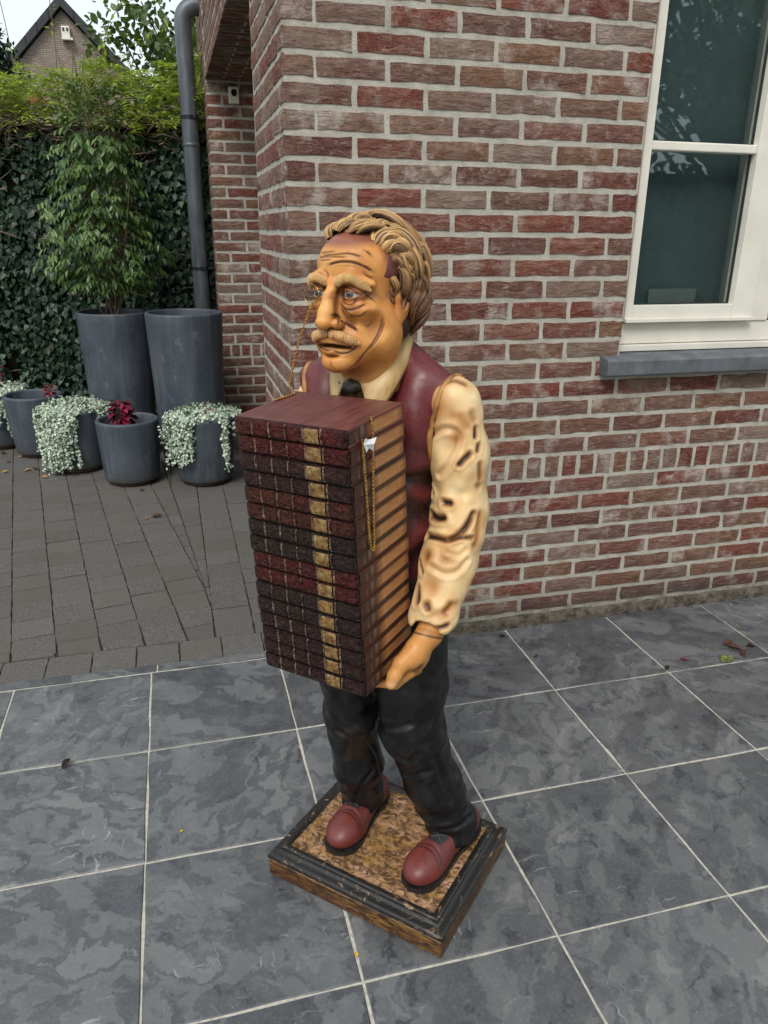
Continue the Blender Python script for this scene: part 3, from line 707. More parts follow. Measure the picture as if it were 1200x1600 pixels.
# ---- leafy shrub in the tall left planter
def shrub():
    r = np.random.default_rng(12); o = empty('potted_shrub', (TL[0], TL[1], TL[2]-.07)); tag(o, 'glossy green leafy shrub with bare stems growing in a tall planter', 'shrub')
    st = MB(); tips = []
    for k in range(11):
        an = r.uniform(0, 6.28); r0 = r.uniform(.01, .06); top = r.uniform(.55, 1.35); sp = r.uniform(.05, .24)
        pts = spline([(r0*math.cos(an), r0*math.sin(an), 0), (r0*math.cos(an)+.03*r.normal(), r0*math.sin(an)+.03*r.normal(), .25*top), (sp*.7*math.cos(an), sp*.7*math.sin(an), .6*top), (sp*math.cos(an), sp*math.sin(an), top)], 24)
        st.tube(pts, np.linspace(.008, .003, 24), 6)
        for _ in range(26):
            i = r.integers(8, 24); p0 = pts[i]; d = rdir(1, r)[0]; d[2] = abs(d[2])*.4; L = r.uniform(.05, .17); p1 = p0+d*L+np.array([0, 0, -.02]); st.tube([p0, (p0+p1)/2+np.array([0, 0, .015]), p1], [.002, .0014, .0008], 4); tips.append((p0, p1))
    P = []; D = []
    # leaflets hang in drooping sprays filling the crown: narrow top, wide shoulder low down
    n = 1050; k = 0
    while k < n:
        z = .22+1.16*r.random()**1.25; lim = np.interp(z, [.18, .30, .50, .70, .95, 1.2, 1.4], [.17, .33, .37, .34, .27, .23, .12]); a = r.uniform(0, 6.28); q = lim*r.random()**.45
        q *= .80+.36*math.sin(3*a+z*9)*math.sin(z*11+a)
        c = np.array([q*math.cos(a), q*math.sin(a), z]); m = r.integers(3, 7)
        ax = np.array([math.cos(a), math.sin(a), 0])*.8+rdir(1, r)[0]*.6; ax[2] = -.15-.4*r.random() if z < 1.15 else .2+.5*r.random(); ax /= np.linalg.norm(ax)
        sd_ = np.cross(ax, (0, 0, 1)); sd_ /= np.linalg.norm(sd_)+1e-9
        for j in range(m):
            P.append(c+ax*.016*j); s = 1 if j % 2 else -1; D.append(ax*.6+sd_*s*.55+np.array([0, 0, -.36 if z < 1.2 else .2]))
        k += 1
    P = np.array(P); D = np.array(D); n = len(P); U = np.array([0, 0, 1.0])+rdir(n, r)*.45+P*np.array([1, 1, 0])*1.2
    sz = r.uniform(.040, .066, n)*np.where(P[:, 2] > 1.2, .7, 1)*.95
    V, F = leaves(P, D, U, sz, LANCE, .22); st.build('stem', MSTEM, o, True)
    obj('foliage', mesh_data('foliage', V, F, MSHRUB, True), o)
    # red-tipped upright flower sprays at the very top
    wv = MB()
    for k in range(60):
        a = r.uniform(0, 6.28); q = .2*r.random(); p0 = np.array([q*math.cos(a), q*math.sin(a), r.uniform(1.1, 1.38)]); p1 = p0+np.array([r.normal(0, .05), r.normal(0, .05), r.uniform(.10, .24)]); wv.tube([p0, (p0+p1)/2, p1], .0018, 4)
    wv.build('shoot', m_simple('young_shoot', (.16, .15, .045), .7), o)
    return o
MSTEM = m_simple('tan_bark', (.17, .115, .065), .85, nscale=30, namt=.25)
MSHRUB = m_leaf('shrub_leaf', [(0, (.026, .056, .016)), (.35, (.062, .120, .032)), (.7, (.115, .185, .052)), (1, (.20, .27, .088))], .35, .15)
shrub()

# ---- ivy-clad boundary hedge behind the planters
MIVY = m_leaf('ivy_leaf', [(0, (.005, .012, .007)), (.4, (.011, .027, .014)), (.72, (.020, .046, .020)), (.90, (.045, .088, .030)), (1, (.10, .18, .045))], .45, .0, .3)
MVINE = m_simple('dry_vine', (.17, .125, .085), .9, nscale=30, namt=.35)
MFERN = m_leaf('creeper_leaf', [(0, (.14, .24, .045)), (.3, (.30, .42, .06)), (.65, (.52, .60, .10)), (1, (.72, .70, .18))], .45, .45)
MCORE = m_simple('hedge_core', (.010, .012, .008), .95, spec=.1, nscale=12, namt=.4)
H0 = np.array([-.30, 3.62]); HD = np.array([-.9655, .2605]); HNRM = np.array([-.2605, -.9655]); HLEN = 5.6
hedge = empty('ivy_hedge', (H0[0], H0[1], 0)); tag(hedge, 'dark ivy covered boundary wall with bare brown vines along its top', 'hedge')
def hp(s, z, d=0): q = H0+HD*s+HNRM*d; return np.array([q[0]-H0[0], q[1]-H0[1], z])
c = MB(); c.add([hp(-.1, -.05, 0), hp(HLEN, -.05, 0), hp(HLEN, 2.16, 0), hp(-.1, 2.16, 0), hp(-.1, -.05, -.4), hp(HLEN, -.05, -.4), hp(HLEN, 2.16, -.4), hp(-.1, 2.16, -.4)], [(0, 1, 2, 3)[::-1], (4, 5, 6, 7), (0, 1, 5, 4), (1, 2, 6, 5), (2, 3, 7, 6), (3, 0, 4, 7)]); c.build('wall', MCORE, hedge)
r = np.random.default_rng(30)
n = 32000; S_ = r.uniform(-.1, HLEN, n); Zz = r.uniform(.0, 2.12, n); dep = .03+.10*vnoise(np.stack([S_, Zz, S_*0], 1), 4.0, 3, 2)+r.uniform(0, .05, n)
keep = vnoise(np.stack([S_*1.0, Zz, S_*0+3], 1), 5.0, 8, 2)+r.normal(0, .10, n) > .27
S_, Zz, dep = S_[keep], Zz[keep], dep[keep]; n = len(S_)
P = np.array([hp(a, b, c_) for a, b, c_ in zip(S_, Zz, dep)]); nrm = np.array([HNRM[0], HNRM[1], 0])
D = np.array([0, 0, -1.0])+rdir(n, r)*.75; U = nrm+rdir(n, r)*.55+np.array([0, 0, .45])
V, F = leaves(P, D, U, r.uniform(.026, .060, n), IVY, .12); obj('foliage', mesh_data('foliage', V, F, MIVY, True), hedge)
vn = MB()
for k in range(520):                                    # tangle of dry stems along the top and here and there below
    topk = k < 390; s0 = r.uniform(-.1, HLEN); z0 = r.uniform(2.0, 2.22) if topk else r.uniform(.4, 2.0); a = r.normal(0, .45); L = r.uniform(.15, .5)
    pts = [hp(s0+L*u*math.cos(a)+.03*math.sin(6*u+k), z0+L*u*math.sin(a)*.6+.025*math.sin(5*u+k*2), .10+.08*math.sin(4*u+k)) for u in np.linspace(0, 1, 7)]
    vn.tube(pts, r.uniform(.0025, .0065), 5)
vn.build('vine', MVINE, hedge, True)
# light green creeper on top of the wall
creep = empty('creeper', (H0[0], H0[1], 2.1)); tag(creep, 'yellow-green feathery creeper sprawling over the top of the ivy wall', 'creeper')
P = []; D = []; tw = MB()
for k in range(2000):
    s0 = r.uniform(-.2, HLEN); hgt = np.interp(s0, [0, .35, .7, 1.4, 2.4, 3.4, 5.6], [.50, .36, .42, .34, .30, .34, .36]); b = hp(s0, .06+r.random()*hgt*.95, r.uniform(-.35, .20)); ax = rdir(1, r)[0]*.9+np.array([HNRM[0], HNRM[1], 0])*.5; ax[2] = r.normal(-.02, .35); ax /= np.linalg.norm(ax); L = r.uniform(.10, .24); m = int(L/.016)
    sd_ = np.cross(ax, (0, 0, 1)); sd_ /= np.linalg.norm(sd_)+1e-9
    for j in range(m):
        for s in (-1, 1): P.append(b+ax*.016*j+np.array([0, 0, -.10*(j*.016)**2/.05])); D.append(sd_*s+ax*.45+r.normal(0, .15, 3))
    tw.tube([b, b+ax*L*.5, b+ax*L], .0012, 4)
P = np.array(P); D = np.array(D); n = len(P); V, F = leaves(P, D, np.array([0, 0, 1.0])+rdir(n, r)*.4, r.uniform(.032, .058, n), FERN, .15)
obj('foliage', mesh_data('foliage', V, F, MFERN, True), creep); tw.build('twig', MSTEM, creep)
# a few tall wiry shoots against the sky
sh = MB(); P = []; D = []
for s0, top, lean in ((1.42, 1.05, .10), (1.15, 1.05, -.05),  (.86, .55, -.1), (1.62, .75, .2), (1.0, .85, -.55), (.72, .62, -.3)):
    pts = spline([hp(s0, .1, -.1), hp(s0+lean*.3, .1+top*.45, -.12), hp(s0+lean*.6, .1+top*.8, -.08), hp(s0+lean*1.4, .1+top, -.05)], 20); sh.tube(pts, np.linspace(.004, .0014, 20), 5)
    for i in range(6, 20):
        if r.random() < .62:
            for _ in range(3): P.append(pts[i]+r.normal(0, .012, 3)); D.append(rdir(1, r)[0]+np.array([0, 0, -.2]))
P = np.array(P); D = np.array(D); V, F = leaves(P, D, np.array([0, 0, 1.0])+rdir(len(P), r)*.5, r.uniform(.025, .045, len(P)), OVAL, .15); tag(obj('shoot_foliage', mesh_data('shoot_foliage', V, F, MFERN, True), creep), kind='stuff'); sh.build('shoot', MSTEM, creep)

# ---- trees: trunk, limbs, crown of leaf clumps
MBARK = m_simple('tree_bark', (.075, .058, .042), .95, nscale=14, namt=.35, bumpd=.02, bscale=30)
def tree(x, y, label, height, crown_c, crown_r, nclump, nleaf, lsize, mat, seed, trunk_r=.12, shape=BROAD, group=None, clump_r=.32, hang=-.2, z0=-.08):
    r = np.random.default_rng(seed); o = empty('tree', (x, y, z0)); tag(o, label, 'tree', group)
    tk = MB(); cc = np.array(crown_c); cr = np.array(crown_r)
    tk.tube(spline([(0, 0, 0), (.05, .03, height*.3), (-.04, .05, height*.6), (cc[0]*.6, cc[1]*.6, height)], 20), np.linspace(trunk_r, trunk_r*.35, 20), 10)
    P = []; D = []
    for k in range(nclump):
        v = rdir(1, r)[0]*r.random()**.35; c = cc+v*cr; b = np.array([cc[0]*.3, cc[1]*.3, height*r.uniform(.45, .95)])
        tk.tube(spline([b, (b+c)/2+r.normal(0, .12, 3), c], 8), np.linspace(trunk_r*.28, .006, 8), 5)
        m = int(nleaf*r.uniform(.5, 1.4)); q = rdir(m, r)*(r.random((m, 1))**.5)*clump_r*r.uniform(.6, 1.3)*np.array([1, 1, .7]); P += list(c+q); D += list(rdir(m, r)+np.array([0, 0, hang]))
    P = np.array(P); D = np.array(D); V, F = leaves(P, D, np.array([0, 0, 1.0])+rdir(len(P), r)*.6, r.uniform(lsize*.7, lsize*1.3, len(P)), shape, .15)
    tk.build('trunk', MBARK, o, True); obj('crown', mesh_data('crown', V, F, mat, True), o); return o
MTREE = m_leaf('tree_leaf', [(0, (.022, .045, .014)), (.4, (.048, .088, .022)), (.75, (.095, .145, .035)), (1, (.17, .21, .05))], .45, .2)
MPINE = m_leaf('conifer_needle', [(0, (.012, .028, .018)), (.5, (.026, .052, .028)), (1, (.05, .085, .045))], .6)
tree(.10, 6.3, 'leafy tree reaching branches over the ivy beside the downspout', 3.1, (-.55, 0, 3.15), (.75, .6, .55), 22, 130, .075, MTREE, 51, .09)
tree(-.55, 4.6, 'green bush rising behind the ivy by the downspout', 2.3, (.05, 0, 2.55), (.42, .35, .42), 14, 130, .06, MTREE, 57, .05, clump_r=.22)
tree(float(at(-22, 110, Y=26)[0]), 26.0, 'dark conifer at the far left beside the gable', 7.4, (0, 0, 5.6), (.95, .95, 1.7), 80, 100, .20, MPINE, 52, .18, shape=LANCE, clump_r=.55)
# trees and fence across the garden, behind the viewer: they are what the window glass mirrors
tree(6.4, -6.6, 'broad garden tree mirrored in the upper window pane', 3.6, (-.3, .3, 4.2), (2.5, 2.0, 1.75), 85, 105, .13, MTREE, 53, .16, group='garden trees mirrored in the window', clump_r=.55)
tree(2.6, -10.5, 'second garden tree mirrored in the window', 3.6, (0, 0, 4.0), (2.3, 1.8, 2.0), 60, 90, .14, MTREE, 54, .15, group='garden trees mirrored in the window', clump_r=.6)
bh_ = empty('garden_hedge', (8.0, -9.0, 0)); tag(bh_, 'dense clipped hedge closing the garden mirrored in the window', 'hedge')
MB().box((-9, -.5, -.1), (9, .5, 2.35)).build('core', MCORE, bh_)
n = 9000; P = np.stack([r.uniform(-9, 9, n), np.full(n, .5)+r.uniform(0, .12, n), r.uniform(0, 2.5, n)], 1); V, F = leaves(P, rdir(n, r)+np.array([0, 0, -.3]), np.array([0, 1.0, .6])+rdir(n, r)*.5, r.uniform(.10, .18, n), BROAD); obj('foliage', mesh_data('foliage', V, F, MIVY, True), bh_)

# ---- neighbour's gable
nb = empty('neighbour_house', (-3.81, 32.59, 0)); tag(nb, 'neighbouring brown brick house with pointed gable and dark roof verge', 'house')
t = NT('far_brown_brick'); P_ = t.pos(); br = t.n('TexBrick'); t.put(br.inputs['Vector'], t.mapv(P_, (1, 1, 1), rot=(R(90), 0, 0))); br.inputs['Scale'].default_value = 1.0; br.inputs['Brick Width'].default_value = .22; br.inputs['Row Height'].default_value = .066; br.inputs['Mortar Size'].default_value = .012
t.put(br.inputs['Color1'], (.27, .215, .175)); t.put(br.inputs['Color2'], (.38, .315, .26)); t.put(br.inputs['Mortar'], (.15, .13, .11)); cn = t.noise(P_, 3.0, 4, .6)
MFARB = t.set(color=t.mix(t.maprange(cn, .35, .7, 0, .35), br.outputs[0], (.20, .155, .125)), rough=.95, spec=.2)
MROOF = m_simple('dark_roof_tile', (.035, .036, .040), .7, nscale=8, namt=.25)
ap = 9.10; sl_ = 1.035; hw = 7.0
V = [(-hw, 0, 0), (hw, 0, 0), (hw, 0, ap-hw*sl_), (0, 0, ap), (-hw, 0, ap-hw*sl_)]; V += [(x, 8, z) for x, y, z in V]
MB().add(V, [(0, 1, 2, 3, 4), (5, 9, 8, 7, 6), (1, 6, 7, 2), (0, 4, 9, 5)]).build('wall', MFARB, nb)
for s in (-1, 1):
    V = []; th = .26
    for y in (-.22, 8.2):
        for x, up in ((0, 0), (s*(hw+.3), 0), (s*(hw+.3), th), (0, th)): V.append((x, y, ap+.06-abs(x)*sl_+up*1.45))
    rf = MB().add(V, [(0, 1, 2, 3), (4, 7, 6, 5), (0, 4, 5, 1), (3, 2, 6, 7), (1, 5, 6, 2)]).build('roof', MROOF, nb)
    for k in range(16):                               # verge tiles stepping down the slope
        x0 = k*.45*s; x1 = x0+.43*s; z_ = lambda x: ap+.42-abs(x)*sl_
        MB().add([(x0, -.27, z_(x0)+.02), (x1, -.27, z_(x1)+.02), (x1, -.27, z_(x1)-.36), (x0, -.27, z_(x0)-.36), (x0, .1, z_(x0)+.02), (x1, .1, z_(x1)+.02), (x1, .1, z_(x1)-.36), (x0, .1, z_(x0)-.36)], [(0, 1, 2, 3), (4, 7, 6, 5), (0, 4, 5, 1), (3, 2, 6, 7), (1, 5, 6, 2), (0, 3, 7, 4)]).build('verge_tile', MROOF, rf, bevel=.008)
fl = empty('gable_lamp', (-3.81+.08, 32.59-.012, 8.36)); tag(fl, 'white twin box lamp high on the neighbouring gable', 'lamp')
MB().box((-.15, -.18, -.20), (.15, 0, .19)).build('housing', MWHITE, fl, bevel=.03)
for s in (-1, 1): MB().box((s*.068-.032, -.20, .02), (s*.068+.032, -.181, .13)).build('lens', MLENS, fl)
MB().box((-.16, -.28, -.28), (.24, -.02, -.205)).build('tray', MWHITE, fl, bevel=.01)
# orange pantile coping of the garden wall further back, seen over the creeper
cw = empty('garden_wall', (-4.0, 8.2, 0)); tag(cw, 'low wall with orange clay coping tiles seen over the creeper', 'wall')
MB().box((-1.2, 0, -.08), (2.2, .25, 2.84)).build('wall_body', MFARB, cw)
MCLAY = m_simple('orange_clay', (.42, .13, .055), .8, nscale=12, namt=.2)
for k in range(14):
    V, F = tube([(-1.1+k*.235, -.06, 2.86), (-1.1+k*.235, .31, 2.90)], .075, 12); MB().add(V, F).build('coping_tile', MCLAY, cw, True)

# ---- fallen leaves and petals
def m_fl(name, c, d): 
    t = NT(name); n = t.noise(t.oco(), 90, 4, .6); return t.set(color=t.ramp(n, [(.3, d), (.65, c)]), rough=.7, spec=.25)
MLF = {'brown': m_fl('leaf_brown', (.095, .042, .026), (.030, .014, .010)), 'red': m_fl('leaf_red', (.20, .040, .050), (.075, .016, .020)), 'green': m_fl('leaf_green', (.15, .19, .055), (.028, .032, .014)), 'yellow': m_fl('leaf_yellow', (.60, .40, .04), (.40, .22, .02)), 'tan': m_fl('leaf_tan', (.42, .24, .10), (.22, .10, .04)), 'dark': m_fl('leaf_dark', (.035, .022, .016), (.012, .009, .008))}
def fallen(px, py, kind, size, rz, label, curl=.5, z=.0, stem=True, name='fallen_leaf', asp=1.0):
    p_ = at(px, py, Z=z+.002); r = np.random.default_rng(int(px*7+py)); o = empty(name, tuple(p_), rz)
    nu, nv = 9, 7; V = []
    for i in range(nu):
        u = i/(nu-1); w_ = size*.36*asp*math.sin(math.pi*u**.85)**.8+1e-4
        for j in range(nv):
            v = -1+2*j/(nv-1); V.append((size*(u-.5), w_*v*(1-.25*curl*abs(v)), .0015+size*curl*(.34*abs(v)**1.6*math.sin(math.pi*u)+.22*u*u+.05*math.sin(5*u+v*3))+r.normal(0, size*.012)))
    V = np.array(V); V[:, 2] -= V[:, 2].min()-.0006
    F = np.array([(i*nv+j, i*nv+j+1, (i+1)*nv+j+1, (i+1)*nv+j) for i in range(nu-1) for j in range(nv-1)])
    me = mesh_data('blade', V, F, MLF[kind], True); b = obj('blade', me, o); m = b.modifiers.new('solid', 'SOLIDIFY'); m.thickness = .0006
    if stem: MB().tube(spline([(-size*.5, 0, .002), (-size*.75, size*.08, .004), (-size*1.0, size*.02, .006)], 8), .0007, 5).build('stalk', MLF['dark'], o)
    tag(o, label, 'petal' if name == 'petal' else 'leaf', 'petals on the patio' if name == 'petal' else 'fallen leaves'); return o
fallen(1138, 1006, 'brown', .046, .3, 'curled brown leaf lying topmost in the leaf cluster by the wall'); fallen(1148, 1014, 'brown', .050, 2.6, 'curled brown leaf at the middle of the cluster right of the red leaf', .7); fallen(1160, 1022, 'brown', .038, 1.2, 'small brown leaf just above the green leaf', .8)
fallen(1173, 1011, 'dark', .036, 3.0, 'dark dry leaf rightmost in the cluster on the patio', .9)
fallen(1136, 1031, 'green', .058, .25, 'green and black leaf lying on the patio joint', .35, asp=1.2)
fallen(1068, 1031, 'red', .028, 2.9, 'small dark red leaf left of the green leaf', .5, asp=1.2)
fallen(1042, 1045, 'dark', .026, .6, 'dark crumpled leaf on the joint crossing near the wall', .9)
fallen(785, 995, 'dark', .026, 2.9, 'dark shrivelled leaf near the statue sleeve at the wall', .8)
fallen(838, 1026, 'brown', .020, .4, 'tiny brown leaf in the middle of the first tile row', .7)
fallen(104, 1196, 'dark', .036, 1.0, 'dark curled leaf with stalk on the left tiles', .9)
for px, py, sz, rz, lb in ((557, 1492, .013, 1.5, 'yellow petal on the joint in front of the plinth'), (284, 1299, .010, .2, 'yellow petal on the scuffed tile left of the statue'), (1104, 1015, .009, .7, 'yellow petal left of the leaf cluster'), (1122, 1034, .010, .3, 'yellow petal touching the green leaf'), (1094, 1038, .009, 2.8, 'pale yellow petal on the joint left of the green leaf'), (1151, 977, .008, .4, 'pale yellow petal on the joint far up at the right')):
    fallen(px, py, 'yellow', sz, rz, lb, .4, stem=False, name='petal')
for px, py, k, sz, rz, lb in ((245, 807, 'brown', .055, .2, 'brown curled leaf in the middle of the pavers'), (230, 810, 'tan', .022, .5, 'small tan leaf beside the brown one on the pavers'), (43, 735, 'tan', .045, .3, 'pale tan leaf on the pavers before the left pots'), (55, 733, 'brown', .045, 2.0, 'rusty leaf next to the pale tan one'), (33, 714, 'tan', .035, 1.0, 'tan leaf beneath the open grey planter'), (14, 722, 'brown', .032, .8, 'rusty leaf near the left edge on the pavers'), (8, 738, 'yellow', .040, .1, 'yellowish leaf at the left edge on the pavers'), (70, 746, 'tan', .045, 2.4, 'tan leaf under the long silver trailers'), (5, 708, 'brown', .045, 1.4, 'brown leaf at the foot of the leftmost pot'), (222, 766, 'brown', .030, 1.1, 'brown leaf tucked under the coleus pot')):
    fallen(px, py, k, sz, rz, lb, .5, stem=False)
# ================================================================== the statue
# ---- signed-distance sculpting (numpy) and a surface-nets mesher
f32 = np.float32
def ell(P, c, r, M=None):
    q = P-np.asarray(c, f32)
    if M is not None: q = q @ np.asarray(M, f32)
    r = np.asarray(r, f32); k0 = np.sqrt(((q/r)**2).sum(1)); k1 = np.sqrt(((q/(r*r))**2).sum(1))+1e-9
    return k0*(k0-1)/k1
def cap(P, a, b, ra, rb=None):
    rb = ra if rb is None else rb
    a = np.asarray(a, f32); b = np.asarray(b, f32); ab = b-a; L = float(ab @ ab)+1e-12
    h = np.clip(((P-a) @ ab)/L, 0, 1)
    return np.sqrt((((P-a)-h[:, None]*ab)**2).sum(1))-(ra+(rb-ra)*h)
def smin(a, b, k):
    h = np.clip(.5+.5*(b-a)/k, 0, 1); return b+(a-b)*h-k*h*(1-h)
def smax(a, b, k): return -smin(-a, -b, k)
def chain(P, pts, rad, k=.01):
    d = None
    for (a, b, ra, rb) in zip(pts[:-1], pts[1:], rad[:-1], rad[1:]):
        e = cap(P, a, b, ra, rb); d = e if d is None else smin(d, e, k)
    return d
def nets(fn, lo, hi, h):
    lo = np.asarray(lo, float); hi = np.asarray(hi, float); B = 4
    nb = np.ceil((hi-lo)/(h*B)).astype(int)
    cx = [lo[i]+(np.arange(nb[i])+.5)*h*B for i in range(3)]
    C = np.stack(np.meshgrid(*cx, indexing='ij'), -1).reshape(-1, 3).astype(f32)
    dc = fn(C).reshape(nb)
    D = np.repeat(np.repeat(np.repeat(dc, B, 0), B, 1), B, 2).astype(f32)
    near = np.abs(dc) < h*B*1.9
    m = np.repeat(np.repeat(np.repeat(near, B, 0), B, 1), B, 2)
    I = np.argwhere(m)
    D[m] = fn((lo+(I+.5)*h).astype(f32))
    S = D < 0
    N = np.array(D.shape)
    c8 = [(0,0,0),(1,0,0),(0,1,0),(1,1,0),(0,0,1),(1,0,1),(0,1,1),(1,1,1)]
    sub = lambda A, o: A[o[0]:N[0]-1+o[0], o[1]:N[1]-1+o[1], o[2]:N[2]-1+o[2]]
    cnt = sum(sub(S, o).astype(np.int8) for o in c8)
    act = (cnt > 0) & (cnt < 8); idx = np.argwhere(act); vid = -np.ones(act.shape, np.int64); vid[act] = np.arange(len(idx))
    vals = np.stack([D[idx[:, 0]+o[0], idx[:, 1]+o[1], idx[:, 2]+o[2]] for o in c8], 1)
    acc = np.zeros((len(idx), 3)); w = np.zeros(len(idx))
    for a in range(8):
        for b in range(a+1, 8):
            oa, ob = np.array(c8[a]), np.array(c8[b])
            if abs(oa-ob).sum() != 1: continue
            va, vb = vals[:, a], vals[:, b]; k = (va < 0) != (vb < 0)
            t = np.where(k, va/(va-vb+1e-20), 0)
            acc += np.where(k[:, None], oa+(ob-oa)*t[:, None], 0); w += k
    V = lo+(idx+acc/w[:, None]+.5)*h
    F = []
    for ax in range(3):
        e = [0, 0, 0]; e[ax] = 1
        A = S[:N[0]-e[0], :N[1]-e[1], :N[2]-e[2]]; Bq = S[e[0]:, e[1]:, e[2]:]
        E = np.argwhere(A != Bq); u, v = [(1, 2), (2, 0), (0, 1)][ax]
        ok = (E[:, u] > 0) & (E[:, v] > 0) & (E[:, u] < N[u]-1) & (E[:, v] < N[v]-1); E = E[ok]
        du_ = np.zeros(3, int); du_[u] = 1; dv_ = np.zeros(3, int); dv_[v] = 1
        q = [E-du_-dv_, E-dv_, E, E-du_]
        Q = np.stack([vid[x[:, 0], x[:, 1], x[:, 2]] for x in q], 1)
        inside = A[E[:, 0], E[:, 1], E[:, 2]]
        Q[~inside] = Q[~inside][:, ::-1]; F.append(Q)
    F = np.vstack(F); F = F[(F >= 0).all(1)]
    return V, F
def normals(V, F):
    n = np.cross(V[F[:, 2]]-V[F[:, 0]], V[F[:, 3]]-V[F[:, 1]]); N = np.zeros_like(V)
    for k in range(4): np.add.at(N, F[:, k], n)
    return N/(np.linalg.norm(N, axis=1)[:, None]+1e-12)
def relax(V, F, it=2, lam=.5):
    for _ in range(it):
        A = np.zeros_like(V); c = np.zeros(len(V))
        for k in range(4):
            for j in (1, 3): np.add.at(A, F[:, k], V[F[:, (k+j) % 4]]); np.add.at(c, F[:, k], 1)
        V = V+(A/np.maximum(c, 1)[:, None]-V)*lam
    return V
def seg_dist(V, pts):
    d = np.full(len(V), 1e9)
    for a, b in zip(pts[:-1], pts[1:]):
        ab = b-a; h = np.clip(((V-a) @ ab)/(ab @ ab+1e-12), 0, 1); d = np.minimum(d, np.linalg.norm(V-a-h[:, None]*ab, axis=1))
    return d
def mixc(c, col_, w):
    return c*(1-w[:, None])+np.asarray(col_)[None, :]*w[:, None]
def euler(z, y, x): return np.array((Matrix.Rotation(z, 3, 'Z') @ Matrix.Rotation(y, 3, 'Y') @ Matrix.Rotation(x, 3, 'X')))

# ---- statue frame: x forward, y its left hand, z up; origin at the middle of the base
SO = np.array([-.29, -1.02, 0.0]); SROT = R(228)
SM = np.array(Matrix.Rotation(SROT, 3, 'Z'))
statue = empty('statue', tuple(SO), SROT)
tag(statue, 'painted statue of an old man in red waistcoat carrying a tall stack of books', 'statue')
def s_ray(x, y):
    o, d = ray(x, y); return SM.T @ (o-SO), SM.T @ d
def s_cast(bvh, pxs):
    """photo pixels -> points on a mesh given in statue coordinates (misses are skipped)"""
    out_ = []
    for x, y in pxs:
        o, d = s_ray(x, y); h = bvh.ray_cast(Vector(o), Vector(d))
        if h[0] is not None: out_.append(np.array(h[0]))
    return out_
def bvh_of(V, F): return BVHTree.FromPolygons([Vector(v) for v in V], [tuple(map(int, f)) for f in F])
MSKIN = m_paint('painted_skin', .50, .05, .22, .0014, .4); MHAIR = m_paint('painted_hair', .5, .05, .2, .001); MCLOTH = m_paint('painted_cloth', .46, .08, .16, .0012)
MTROU = m_paint('painted_black', .34, .03, .02, .001, .28)

